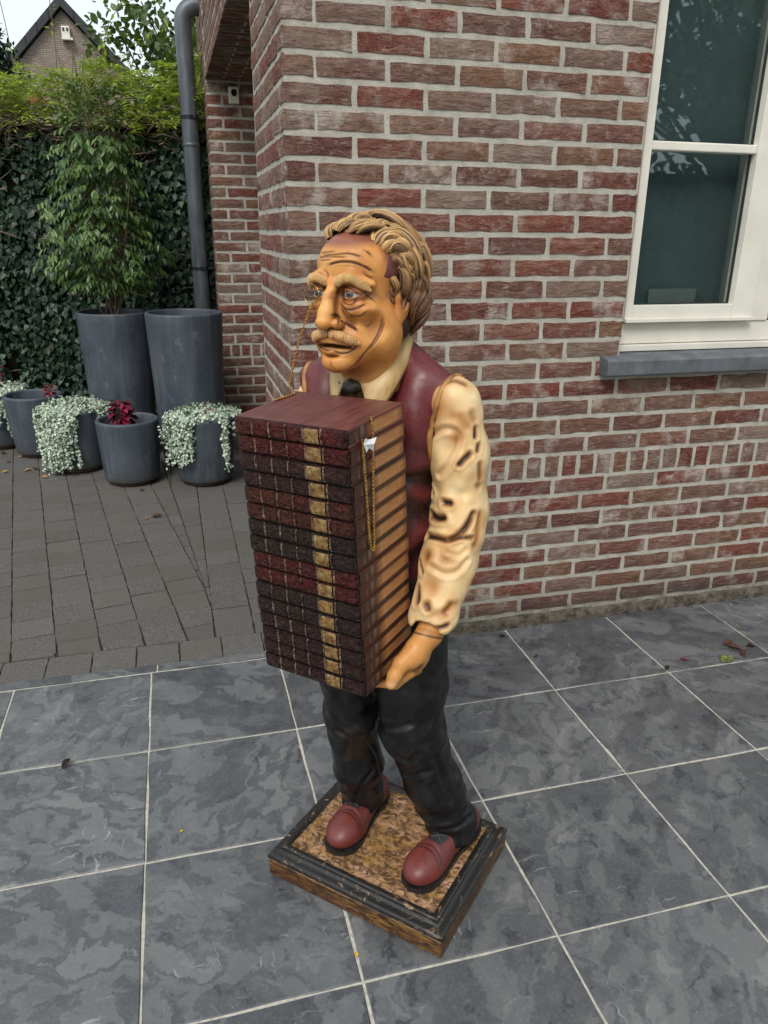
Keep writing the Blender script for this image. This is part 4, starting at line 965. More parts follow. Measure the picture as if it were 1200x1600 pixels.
# ---- head -----------------------------------------------------------------
HC = np.array([.051, -.066, 1.371]); HR = euler(R(-7.9), R(-1.7), R(1.2)) @ np.diag((1.016, 1.086, .934)); HRI = np.linalg.inv(HR)
def head_sdf(P):
    d = ell(P, (-.014, 0, .045), (.086, .073, .082))
    d = smin(d, ell(P, (.018, 0, .052), (.066, .064, .062)), .02)
    d = smin(d, ell(P, (.016, 0, -.035), (.064, .062, .085)), .025)
    d = smin(d, ell(P, (.034, 0, -.100), (.052, .052, .048)), .02)
    d = smin(d, ell(P, (.074, 0, -.131), (.026, .029, .023)), .020)
    d = smin(d, ell(P, (.070, 0, -.088), (.028, .036, .030)), .018)
    Q = P.copy(); Q[:, 1] = np.abs(Q[:, 1])
    d = smin(d, ell(Q, (.052, .045, -.030), (.030, .024, .022)), .016)
    d = smin(d, ell(Q, (.045, .040, -.088), (.030, .020, .036)), .016)
    d = smin(d, chain(Q, [(.082, .010, .020), (.080, .034, .030), (.056, .060, .018)], [.010, .011, .008]), .012)
    d = smin(d, ell(Q, (.006, .056, -.076), (.042, .026, .052)), .024)
    # nasal root furrow, sockets
    d = smax(d, -ell(Q, (.094, .033, .001), (.027, .024, .0175)), .009)
    d = smax(d, -ell(Q, (.085, .013, .006), (.013, .007, .014)), .008)
    # cheek hollow
    d = smax(d, -ell(Q, (.058, .066, -.062), (.022, .012, .022)), .018)
    # lids
    e0 = np.array((.0670, .0335, .0005)); q = Q-e0.astype(f32)
    sh = np.sqrt((q**2).sum(1))-.0203
    up = smax(sh, -(q[:, 2]-.0035-.28*(.0070-np.abs(q[:, 1]+.003))), .0012)
    lowl = smax(sh, (q[:, 2]+.0076-.24*np.abs(q[:, 1]+.002)), .0012)
    d = smin(d, up, .004); d = smin(d, lowl, .004)
    # bags under the eyes
    d = smin(d, chain(Q, [(.082, .018, -.0165), (.0865, .033, -.0225), (.074, .050, -.0165)], [.004, .0062, .004]), .006)
    d = smin(d, chain(Q, [(.083, .020, -.026), (.0835, .036, -.033), (.069, .053, -.026)], [.004, .006, .004]), .006)
    # nose
    d = smin(d, chain(P, [(.080, 0, .020), (.096, 0, -.004), (.106, 0, -.034), (.110, 0, -.052)], [.0090, .0100, .0125, .0155], .008), .008)
    d = smin(d, ell(Q, (.096, .0175, -.055), (.0150, .0092, .0105)), .004)
    d = smax(d, -ell(Q, (.103, .0100, -.0660), (.009, .0050, .0062)), .003)
    # nasolabial fold, mouth
    d = smax(d, -chain(Q, [(.100, .030, -.046), (.093, .040, -.066), (.083, .047, -.092)], [.0044, .0052, .003]), .006)
    q = P-np.array((.094, 0, -.0985), f32); q[:, 2] += .005*(q[:, 1]/.04)**2
    d = smax(d, -ell(q, (0, 0, 0), (.032, .045, .0044)), .003)
    d = smin(d, chain(P, [(.074, -.030, -.107), (.0925, 0, -.1105), (.074, .030, -.107)], [.004, .0066, .004]), .004)
    d = smax(d, -ell(P, (.098, 0, -.1185), (.012, .020, .0035)), .006)
    # ears
    Me = euler(R(-9), R(-8), 0)
    e = ell(Q, (-.020, .0775, -.006), (.0195, .0095, .048), Me); e = smin(e, ell(Q, (-.008, .0730, -.048), (.010, .007, .015)), .008)
    e = smax(e, -ell(Q, (-.0165, .0880, .002), (.0130, .0115, .036), Me), .002)
    e = smin(e, chain(Q, [(-.014, .0790, .022), (-.022, .0825, .000), (-.014, .0790, -.026)], [.002, .003, .003]), .003)
    e = smin(e, ell(Q, (-.004, .0760, -.008), (.005, .006, .010)), .003)
    d = smin(d, e, .005)
    # neck
    d = smin(d, cap(P, (-.020, 0, -.075), (-.034, .0, -.185), .058, .064), .02)
    return d
HV_, HF = nets(head_sdf, (-.12, -.105, -.20), (.145, .105, .14), .00138)
HV_ = relax(HV_, HF, 2, .4)
HW = HC+HV_ @ HR.T                                   # in statue coordinates
def hs(p_): return HC+HR @ np.asarray(p_, float)
hb = bvh_of(HW, HF); HN = normals(HW, HF)
Z = lambda L_, ox=480, oy=360, s=6.667: [(ox+x/s, oy+y/s) for x, y in L_]
wrk = [  # (strokes traced on the face, depth mm, width mm, darkness)
 ([(50,285),(120,245),(200,228),(300,218)], 1.6, 1.6, .6), ([(165,262),(300,250),(420,240),(500,255),(575,280)], 1.8, 1.7, .7), ([(45,325),(130,285),(250,275),(410,280)], 1.6, 1.6, .6),
 ([(135,320),(200,310),(260,308)], 1.2, 1.4, .5), ([(215,365),(300,335),(400,327),(500,340),(600,380),(690,435)], 2.4, 2.0, .9), ([(590,205),(640,235),(680,280)], 2.0, 1.7, .8),
 ([(585,440),(640,485),(695,503)], 1.8, 1.7, .7), ([(20,405),(50,375),(110,362)], 1.8, 1.7, .7), ([(125,435),(160,490),(180,560),(185,610)], 2.8, 2.2, 1.0), ([(215,500),(212,455),(190,420)], 1.6, 1.7, .6),
 ([(540,660),(640,625),(690,580)], 1.8, 1.7, .9), ([(580,668),(640,668),(690,650)], 1.4, 1.5, .7), ([(590,660),(660,700),(715,745)], 1.5, 1.6, .8),
 ([(330,650),(365,590),(440,598),(520,650),(565,690)], 1.6, 1.5, .75), ([(360,735),(440,775),(500,745),(525,700)], 1.6, 1.5, .8), ([(345,765),(420,828),(520,812),(620,757)], 1.8, 1.6, .8), ([(365,800),(440,880),(540,897),(640,842)], 1.6, 1.8, .7),
 ([(255,885),(305,885),(350,935),(430,985),(500,1025),(530,1055)], 2.6, 2.2, 1.0), ([(325,995),(330,940),(290,895)], 1.6, 1.8, .9), ([(600,985),(640,998),(690,930)], 1.4, 2.6, .35),
 ([(785,900),(760,1020),(690,1160),(600,1280),(500,1395),(380,1465),(300,1470)], 1.8, 1.7, .75), ([(800,930),(790,1000),(720,1150),(650,1250)], 1.5, 1.6, .6),
 ([(525,1150),(512,1205),(440,1272),(340,1283),(270,1250)], 1.8, 1.7, .8), ([(475,1160),(450,1212),(370,1222)], 1.3, 1.5, .6), ([(120,1170),(150,1225),(200,1250),(260,1245)], 1.6, 1.7, .7),
 ([(240,1360),(250,1420),(275,1442)], 1.2, 2.0, .4), ([(10,800),(60,825),(100,815)], 1.4, 1.6, .7), ([(60,930),(75,900),(80,870)], 1.0, 1.8, .4)]
skin = np.tile(np.array([.58, .240, .055]), (len(HW), 1))
nz = vnoise(HW, 26, 3); nf_ = vnoise(HW, 90, 5)
skin = mixc(skin, (.40, .150, .034), np.clip((nz-.47)*3.2, 0, .68))
skin = mixc(skin, (.70, .37, .12), np.clip((.48-nz)*2.4, 0, .5))
disp = np.zeros(len(HW)); dark = np.zeros(len(HW))
for st, dep, wid, dk in wrk:
    pts = s_cast(hb, Z(spline(st, 6*len(st))[:, :2] if False else [tuple(q) for q in spline([(a, b, 0) for a, b in st], 5*len(st))[:, :2]]))
    if len(pts) < 3: continue
    pts = [p_ for i_, p_ in enumerate(pts) if i_ == 0 or np.linalg.norm(p_-pts[i_-1]) < .012]
    P_ = np.array(pts); lo_, hi_ = P_.min(0)-.012, P_.max(0)+.012
    sel = np.where(((HW > lo_) & (HW < hi_)).all(1))[0]
    if len(sel) == 0: continue
    d_ = seg_dist(HW[sel], P_)/.95
    ends = np.minimum(np.linalg.norm(HW[sel]-P_[0], axis=1), np.linalg.norm(HW[sel]-P_[-1], axis=1)); tp = np.clip(ends/.008, .25, 1)
    g = np.exp(-(d_/(wid*.001))**2)*tp
    disp[sel] = np.minimum(disp[sel], -dep*.0012*g)
    disp[sel] += dep*.00035*np.exp(-((d_-.0042)/.0024)**2)*tp
    dark[sel] = np.maximum(dark[sel], dk*np.exp(-(d_/(wid*.0011))**2)*tp)
    skin[sel] = mixc(skin[sel], (.36, .12, .026), np.clip(.5*dk*np.exp(-(d_/.006)**2), 0, .6))
def blotch(pt, r, colr, amt, hard=1.0):
    global skin
    d_ = np.linalg.norm((HW-hs(pt)) @ HRI.T/np.asarray(r), axis=1); skin = mixc(skin, colr, np.clip(amt*np.exp(-(d_**2)*hard), 0, 1))
HL_ = (HW-HC) @ HRI.T                                     # head coordinates
al = np.degrees(np.arccos(np.clip((HL_[:, 0]+.015)/.098, -1, 1)))
# purplish band under the hair line; brown wash and painted shade in nostrils, sockets, ears, under the jaw
hl = np.clip((HL_[:, 2]-.075-.010*np.abs(HL_[:, 1])/.05+0*al)/.016, 0, 1)*(HL_[:, 0] > -.06)
skin = mixc(skin, (.155, .035, .034), hl*.85)
tmp = np.clip((.036-HL_[:, 0])/.016, 0, 1)*np.clip((HL_[:, 2]-.045)/.02, 0, 1); skin = mixc(skin, (.16, .038, .034), tmp*.8)
for s in (-1, 1):
    blotch((.080, .016*s, .004), (.014, .009, .012), (.045, .014, .009), .95)
    blotch((.078, .034*s, .017), (.016, .020, .006), (.12, .035, .015), .75)
    blotch((.107, .011*s, -.070), (.013, .010, .008), (.018, .007, .005), 1); blotch((.094, .034*s, -.050), (.010, .008, .012), (.16, .045, .015), .7)
    blotch((.076, .036*s, -.016), (.014, .020, .006), (.42, .15, .035), .5)
    blotch((-.020, .082*s, -.004), (.026, .02, .040), (.34, .12, .035), .75); blotch((-.018, .081*s, .002), (.013, .006, .024), (.05, .018, .010), .95); blotch((-.010, .086*s, -.006), (.010, .008, .020), (.04, .015, .010), .7)
    blotch((.050, .062*s, -.060), (.020, .016, .020), (.45, .17, .045), .6)
    blotch((.012, .062*s, -.01), (.022, .02, .045), (.42, .16, .04), .45)
blotch((.088, 0, -.0985), (.020, .045, .0062), (.026, .009, .009), 1); blotch((.100, 0, -.072), (.012, .028, .006), (.20, .07, .02), .6)
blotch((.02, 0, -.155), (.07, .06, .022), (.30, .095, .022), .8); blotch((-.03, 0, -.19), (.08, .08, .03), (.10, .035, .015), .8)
blotch((.118, 0, -.035), (.012, .008, .022), (.74, .42, .15), .6); blotch((.075, .0, .06), (.03, .035, .022), (.68, .36, .12), .6)
skin = mixc(skin, (.030, .010, .007), np.clip(dark*1.25, 0, 1)*.96)
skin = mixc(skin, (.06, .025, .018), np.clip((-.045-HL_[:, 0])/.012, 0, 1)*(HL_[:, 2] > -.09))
for s in (-1, 1):                                      # dark line round the eye opening
    e_ = np.sqrt(((HL_[:, 1]-.0325*s)/.0165)**2+((HL_[:, 2]+.0010)/.0082)**2); ok = HL_[:, 0] > .06
    skin = mixc(skin, (.045, .014, .010), np.clip(.85*np.exp(-((e_-1.02)/.16)**2), 0, 1)*ok); skin = mixc(skin, (.20, .060, .020), np.clip(.6*np.exp(-((e_-1.45)/.30)**2), 0, 1)*ok)
sm_ = relax(HW, HF, 14, .5); conc = ((sm_-HW)*HN).sum(1)
skin = mixc(skin, (.17, .050, .014), np.clip(conc/.0008, 0, .85))
HW2 = HW+HN*disp[:, None]

# ---- hands ---------------------------------------------------------------
def hand_sdf(side):
    s = side
    W_ = lambda x, y, z: (x, y, z)
    c0 = -.060
    yy = lambda y: c0+s*(y if s > 0 else y*.84)                          # y measured outwards from the middle of the book stack
    def fn(P):
        wr, pm = W_(.110, yy(.185), .715), W_(.145, yy(.168), .664)
        d = cap(P, W_(.085, yy(.190), .765), wr, .031, .028)
        d = smin(d, ell(P, W_(.136, yy(.172), .683), (.036, .024, .042), euler(0, R(-35), 0)), .018)
        # thumb along the side of the lowest book
        d = smin(d, chain(P, [W_(.148, yy(.170), .692), W_(.178, yy(.154), .672), W_(.193, yy(.146), .650), W_(.199, yy(.142), .634)], [.021, .0165, .0140, .0120], .006), .012)
        # four fingers curled under the stack
        for i, (x0, ln) in enumerate(((.150, .095), (.130, .105), (.110, .098), (.092, .08))):
            k0 = W_(x0, yy(.165-.004*abs(i-1)), .640-.003*i); k1 = W_(x0+.022, yy(.138), .617-.002*i); k2 = W_(x0+.030, yy(.138-.045*ln/.1), .613-.002*i); k3 = W_(x0+.032, yy(.138-.075*ln/.1), .616-.002*i)
            d = smin(d, chain(P, [W_(x0-.012, yy(.170), .670), k0, k1, k2, k3], [.0130, .0118, .0108, .0098, .0088], .004), .006)
        # the dent between thumb and palm
        d = smax(d, -cap(P, W_(.186, yy(.166), .632), W_(.160, yy(.190), .664), .0065, .003), .006)
        return d
    lo_ = (.02, min(yy(.03), yy(.235)), .585); hi_ = (.25, max(yy(.03), yy(.235)), .80)
    return nets(fn, lo_, hi_, .0026)
def paint_skin(V):
    c = np.tile(np.array([.56, .255, .070]), (len(V), 1)); n1 = vnoise(V, 40, 9)
    return mixc(c, (.34, .12, .03), np.clip((n1-.5)*2.2, 0, .6))
bodyV = [HW2]; bodyF = [HF]; bodyC = [skin]; base_i = len(HW2)
hand_meshes = {}
for s in (1, -1):
    V, F = hand_sdf(s); V = relax(V, F, 1, .4); C_ = paint_skin(V); hand_meshes[s] = (V, F)
    y0 = -.060+s*.190
    d_ = seg_dist(V, np.array([(.186, -.060+s*.166, .634), (.160, -.060+s*.188, .664)])); C_ = mixc(C_, (.05, .016, .010), np.exp(-(d_/.0085)**2)*.95)
    d_ = np.linalg.norm((V-np.array((.204, -.060+s*.148, .638)))/np.array((.010, .012, .010)), axis=1); C_ = mixc(C_, (.70, .45, .26), np.exp(-d_**2)*.8)
    d_ = np.abs((V-np.array((.112, y0, .712))) @ np.array((.45, 0, -.89))); C_ = mixc(C_, (.025, .012, .008), np.exp(-(d_/.0022)**2)*.95)
    d_ = np.abs((V-np.array((.1085, y0, .720))) @ np.array((.45, 0, -.89))); C_ = mixc(C_, (.30, .11, .03), np.exp(-(d_/.004)**2)*.4)
    for i in range(4):
        pass
    bodyV.append(V); bodyF.append(F+base_i); bodyC.append(C_); base_i += len(V)
# covered torso and arms, so that the figure is one body under its clothes
def core_sdf(P):
    d = ell(P, (-.020, -.045, 1.03), (.058, .10, .17)); d = smin(d, ell(P, (-.005, -.045, .74), (.07, .09, .20)), .05)
    d = smin(d, cap(P, (-.03, -.052, 1.15), (.0, -.055, 1.26), .055, .045), .03)
    for s in (1, -1):
        d = smin(d, chain(P, [(-.015, -.045+s*.135, 1.17), (-.012, -.050+s*.172, .94), (.085, -.06+s*.185, .765)], [.035, .03, .025]), .02)
    return d
V, F = nets(core_sdf, (-.12, -.30, .52), (.13, .20, 1.30), .009)
bodyV.append(V); bodyF.append(F+base_i); bodyC.append(np.tile((.5, .26, .08), (len(V), 1)))
body = obj('body', mesh_data('body', np.vstack(bodyV), np.vstack(bodyF), MSKIN, True, np.vstack(bodyC)), statue)

# eyes
t = NT('painted_eye'); MEYE = t.set(color=t.attr(), rough=.12, coat=.6, spec=.6)
for s in (1, -1):
    V, F = lathe([(.0178*math.sin(a), .0178*math.cos(a)) for a in np.linspace(.001, math.pi, 48)], 48); V = np.array(V)
    Q = np.stack([V[:, 2], V[:, 0], V[:, 1]], 1)                       # pole looks forward
    gaze = euler(R(1 if s > 0 else 3), R(0), 0)
    ang = np.degrees(np.arccos(np.clip(Q[:, 0]/.0178, -1, 1)))
    c = np.tile((.40, .365, .31), (len(Q), 1)); c = mixc(c, (.30, .16, .10), np.clip((ang-40)/20, 0, .7))
    c[ang < 24.5] = (.010, .010, .012); c[ang < 21.5] = (.055, .060, .060); c[ang < 10] = (.004, .004, .005)
    sp_ = np.degrees(np.arccos(np.clip(Q @ (np.array([.0178*.975, .0178*.10, .0178*.19])/np.linalg.norm([.975, .10, .19])/.0178**1)/.0178, -1, 1)))
    c[sp_ < 3.2] = (.9, .9, .9)  # white catchlight painted into the eye colour
    W = HC+(np.array((.0670, .0335*s, .0005))+Q @ gaze.T) @ HR.T
    obj('eye', mesh_data('eye', W, F, MEYE, True, c), body)

# eyebrows and moustache: carved pads wrapped in fine strands
def strands(pads, nb, name, th0, th1, skew, rad, seed, cl, cd_, out_=.35):
    r = np.random.default_rng(seed); V = []; F = []; C_ = []
    for (cp, ra_, s) in pads:
        cur = spline(cp, 60); prof = ra_*np.clip(np.minimum(np.linspace(.45, 4, 60), np.linspace(5, .18, 60)), 0, 1)**.7
        T_ = np.gradient(cur, axis=0); T_ /= np.linalg.norm(T_, axis=1)[:, None]
        fr_ = np.array([1.0, s*out_, 0]); FR = fr_-T_*(T_ @ fr_)[:, None]; FR /= np.linalg.norm(FR, axis=1)[:, None]; UP = np.cross(T_, FR)*(-s if True else 1)
        UP *= np.sign(UP[:, 2:3]+1e-9)
        def surf(u, th, k=1.0):
            i = int(np.clip(u, 0, 1)*59); return cur[i]+prof[i]*k*(math.cos(th)*FR[i]*.62+math.sin(th)*UP[i]*1.15)
        for k in range(nb):
            u = r.random()**.9; a0 = th0+r.normal(0, .2); a1 = th1+r.normal(0, .25); kk = 1.0+r.uniform(-.03, .13); q0 = r.random()*.45; q1 = .6+r.random()*.4
            pts = [surf(u+skew*w_, a0+(a1-a0)*w_, kk) for w_ in np.linspace(q0, q1, 6)]
            rr = rad*(.8+.5*r.random()); v_, f_ = tube(pts, [rr*.4, rr, rr*1.1, rr, rr*.8, rr*.2], 5, True); b0 = len(V); V += list(v_); F += [tuple(i+b0 for i in q) for q in f_]
            t_ = r.random()**1.5; C_ += [tuple(np.array(cl)*(1-t_)+np.array(cd_)*t_)]*len(v_)
        n_ = 20; a_ = np.linspace(0, 2*np.pi, n_, endpoint=False)
        v_ = (cur[:, None]+prof[:, None, None]*(np.cos(a_)[None, :, None]*FR[:, None]*.62+np.sin(a_)[None, :, None]*UP[:, None]*1.15)).reshape(-1, 3)
        f_ = [(i*n_+j, i*n_+(j+1) % n_, (i+1)*n_+(j+1) % n_, (i+1)*n_+j) for i in range(59) for j in range(n_)]
        b0 = len(V); V += list(v_); F += [tuple(i+b0 for i in q) for q in f_]; C_ += [tuple(np.array(cd_)*.8+np.array(cl)*.2)]*len(v_)
    W = HC+np.array(V) @ HR.T
    return obj(name, mesh_data(name, W, F, MHAIR, True, np.array(C_)), statue)
for s in (1, -1):
    strands([([(.0880, .0105*s, .0170), (.0915, .022*s, .0280), (.0885, .042*s, .0290), (.0655, .065*s, .0080)], .0078, s)], 520, 'eyebrow', -1.0, 1.25, .05, .00042, 5+s, (.68, .44, .185), (.52, .28, .095))
strands([([(.0985, .0005*s, -.0730), (.0990, .014*s, -.0750), (.0925, .032*s, -.0815), (.0765, .050*s, -.0930)], .0084, s) for s in (1, -1)], 620, 'moustache', 1.3, -1.2, .08, .00050, 11, (.68, .42, .18), (.36, .16, .055))

# ---- hair: a cap with swept, wavy carved locks
hv = []; hf = []; hcl = []
def hair_pt(al_, ph, rr):
    return np.array([-.015+(.088+rr)*math.cos(al_), (.0745+rr)*math.sin(al_)*math.sin(ph), .043+(.084+rr)*math.sin(al_)*math.cos(ph)])
rh = np.random.default_rng(21)
hcount = 0
def add_tube(P, side, nn, off_a, off_r, rr, k, light, tonev):
    """one strand: ring of k points around a path offset from the lock's own path"""
    global hcount
    m = len(P); a_ = np.linspace(0, 2*np.pi, k, endpoint=False)
    C0 = P+(np.cos(off_a)*off_r)[:, None]*side*1.2+(np.sin(off_a)*off_r)[:, None]*nn*.85
    V = (C0[:, None]+rr[:, None, None]*(np.cos(a_)[None, :, None]*side[:, None]+np.sin(a_)[None, :, None]*nn[:, None])).reshape(-1, 3)
    i_, j_ = np.meshgrid(np.arange(m-1), np.arange(k), indexing='ij'); i_ = i_.ravel(); j_ = j_.ravel(); j2 = (j_+1) % k
    hf.append(np.stack([i_*k+j_, i_*k+j2, (i_+1)*k+j2, (i_+1)*k+j_], 1)+hcount); hv.append(V); hcount += len(V)
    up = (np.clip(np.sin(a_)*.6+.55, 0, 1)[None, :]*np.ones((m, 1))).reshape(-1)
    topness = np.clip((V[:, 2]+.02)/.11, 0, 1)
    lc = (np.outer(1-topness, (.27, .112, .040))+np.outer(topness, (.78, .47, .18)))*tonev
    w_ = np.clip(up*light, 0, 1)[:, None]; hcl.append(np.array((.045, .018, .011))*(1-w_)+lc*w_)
def lock_path(pts, rad, tone=None):
    global hcount
    m = 38; pts = spline(pts, m); P, T_, N_, B_ = frames(pts); k = 32; phase = rh.random()*6.28
    prof = np.clip(np.minimum(np.linspace(.30, 6, m), np.linspace(3.0, .06, m)), 0, 1)**.6
    nrm = P-np.array([-.015, 0, .035]); nrm /= np.linalg.norm(nrm, axis=1)[:, None]
    side = np.cross(T_, nrm); side /= np.linalg.norm(side, axis=1)[:, None]+1e-9; nn = np.cross(side, T_)
    tone = tone or rh.uniform(.8, 1.1); u = np.linspace(0, 1, m)
    a_ = np.linspace(0, 2*np.pi, k, endpoint=False); tw = (rh.uniform(-1.5, 1.5)*u)[:, None]
    rip = np.cos(a_[None, :]*9+tw*2+phase+.6*np.sin(u*7)[:, None]); big = np.cos(a_[None, :]*3+tw*1.5+phase)
    rr_ = (rad*prof)[:, None]*(1+.09*rip+.12*big)
    V = (P[:, None]+rr_[:, :, None]*(np.cos(a_)[None, :, None]*side[:, None]*1.25+np.sin(a_)[None, :, None]*nn[:, None]*.9)).reshape(-1, 3)
    i_, j_ = np.meshgrid(np.arange(m-1), np.arange(k), indexing='ij'); i_ = i_.ravel(); j_ = j_.ravel(); j2 = (j_+1) % k
    hf.append(np.stack([i_*k+j_, i_*k+j2, (i_+1)*k+j2, (i_+1)*k+j_], 1)+hcount); hv.append(V); hcount += len(V)
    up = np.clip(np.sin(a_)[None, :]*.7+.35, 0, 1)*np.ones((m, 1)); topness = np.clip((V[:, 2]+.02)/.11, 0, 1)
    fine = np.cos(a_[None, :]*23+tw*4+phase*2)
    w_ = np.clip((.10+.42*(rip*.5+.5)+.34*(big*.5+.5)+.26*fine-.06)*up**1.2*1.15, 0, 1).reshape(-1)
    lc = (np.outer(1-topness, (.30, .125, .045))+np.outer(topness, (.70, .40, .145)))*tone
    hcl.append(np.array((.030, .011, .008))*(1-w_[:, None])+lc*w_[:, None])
    for q in range(6):
        th = rh.uniform(-.1, math.pi+.1)+.5*np.sin(u*rh.uniform(5, 10)+q)+rh.uniform(-.6, .6)*u
        add_tube(P, side, nn, th, rad*1.0*prof, rad*rh.uniform(.07, .13)*prof, 5, rh.uniform(.5, 1.2), tone*rh.uniform(.85, 1.1))
def lock(ph0, a0, a1, rr, rad, amp, ph_drift, curl, lift=.0, fq=None):
    n = 36; pts = []; phase = rh.random()*6.28; fq = fq or rh.uniform(2.2, 3.2)
    for i in range(n):
        u = i/(n-1); al_ = a0+(a1-a0)*u
        ph = ph0+ph_drift*u+amp*math.sin(fq*2*math.pi*u+phase)/max(.5, math.sin(al_))
        ra = rr+.0075*math.sin(fq*2*math.pi*u+phase+1.6)+lift*math.sin(math.pi*min(1, u*1.25))+curl*max(0, u-.7)/.3*.013
        pts.append(hair_pt(al_, ph, ra))
    lock_path(pts, rad)
D_ = math.radians
for k in range(13):                       # fringe of short curls over the receding hair line
    ph = D_(-74+k*148/12)
    if ph < D_(-52): continue
    lock(ph, D_(50+24*(abs(ph)/1.29)**2+(12*abs(ph) if ph < 0 else 0)+rh.uniform(-3, 3)), D_(104), .004, rh.uniform(.008, .0115), .10, rh.uniform(-.2, .2), .3, .010, 1.0)
for k in range(15):                       # long waves over crown and sides
    ph = D_(-98+k*196/14)
    lock(ph, D_(69+14*abs(ph)/1.9+(14*abs(ph)/1.9 if ph < 0 else 0)), D_(rh.uniform(142, 165)), .004, rh.uniform(.0095, .0130), .25, .10*np.sign(ph), .8, .006)
for k in range(13):                       # outer layer at the back, lifting off the head
    ph = D_(-112+k*224/12)
    lock(ph, D_(rh.uniform(80, 96)+10*abs(ph)/1.9), D_(rh.uniform(146, 170)), .015, rh.uniform(.0090, .0125), .28, .18*np.sign(ph), 1.8, .008)
for k in range(9):                        # nape and behind the ears
    for s in (-1, 1):
        ph = s*D_(102+k*7); lock(ph, D_(113+rh.uniform(-2, 8)), D_(160), .003+.010*(k % 2), rh.uniform(.009, .0125), .10, .12*s, 1.4, .006)
for s in (-1, 1):                         # side locks above the ear
    for k in range(3): lock(s*D_(76+k*8), D_(78+3*k), D_(126), .004, .0095, .07, s*.12, .4, .006)
    for k in range(3): lock(s*D_(100+k*11), D_(73+2*k), D_(82+2*k), .001, .0055, .05, s*.25, 0, .001, .6)
for s in (-1, 1):                         # curls tumbling down behind the ears to the collar
    for k in range(13):
        x0 = -.038-.0065*(k % 7); z0 = .040-.018*(k//7)-rh.uniform(0, .025); y0 = .078+.004*(k % 2)
        ln = rh.uniform(.062, .092); ph = rh.random()*6.28; pts = []
        for u in np.linspace(0, 1, 14):
            pts.append((x0-.010*u+.010*math.sin(8*u+ph), s*(y0+.012*math.sin(math.pi*u)-.022*u*u+.004*math.cos(7*u+ph)), z0-ln*u))
        lock_path(pts, rh.uniform(.008, .0115))
V, F = nets(lambda P: smax(ell(P, (-.016, 0, .044), (.092, .079, .087)), np.maximum((P[:, 0]-.024+.25*(P[:, 2]-.06)), np.where(P[:, 0] > -.045, .030-P[:, 2], -(P[:, 2]+.05))), .004), (-.13, -.1, -.08), (.10, .1, .15), .004)
hv.append(V); hcl.append(np.tile((.115, .032, .028), (len(V), 1))); hf.append(F+hcount)
hcount += len(V)
V, F = nets(lambda P: smin(ell(np.stack([P[:, 0], np.abs(P[:, 1]), P[:, 2]], 1), (-.054, .046, -.030), (.030, .034, .066)), ell(np.stack([P[:, 0], np.abs(P[:, 1]), P[:, 2]], 1), (-.036, .066, -.048), (.018, .010, .028)), .01), (-.12, -.11, -.12), (.02, .11, .06), .005)
hv.append(V); hcl.append(np.tile((.05, .02, .013), (len(V), 1))); hf.append(F+hcount)
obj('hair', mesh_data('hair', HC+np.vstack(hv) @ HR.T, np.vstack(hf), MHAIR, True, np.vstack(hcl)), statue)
# ---- clothes ----------------------------------------------------------------
def sculpt(V, F, N, C_, dents, bvh, ox, oy, sc_, grow=1.0):
    """press traced creases and burn marks into a cast surface: (points, radius mm, depth mm, dark 0..1, halo 0..1)"""
    disp = np.zeros(len(V))
    for pts, rad, dep, dk, halo in dents:
        px = [(ox+x/sc_, oy+y/sc_) for x, y in (pts if len(pts) == 1 else [tuple(q) for q in spline([(a, b, 0) for a, b in pts], 6*len(pts))[:, :2]])]
        P_ = s_cast(bvh, px)
        if not P_: continue
        P_ = [P_[0]]+[b for a, b in zip(P_[:-1], P_[1:]) if np.linalg.norm(a-b) < .03]
        P_ = np.array(P_ if len(P_) > 1 else [P_[0], P_[0]+1e-4])
        d_ = seg_dist(V, P_); r = rad*.001*grow
        g = np.exp(-(d_/r)**2); disp -= dep*.001*g; disp += dep*.0003*np.exp(-((d_-1.9*r)/(.8*r))**2)
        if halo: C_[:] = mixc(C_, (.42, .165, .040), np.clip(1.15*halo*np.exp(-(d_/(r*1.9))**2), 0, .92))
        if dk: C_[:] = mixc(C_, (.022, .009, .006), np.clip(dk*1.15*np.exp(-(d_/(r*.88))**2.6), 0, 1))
    return V+N*disp[:, None], C_

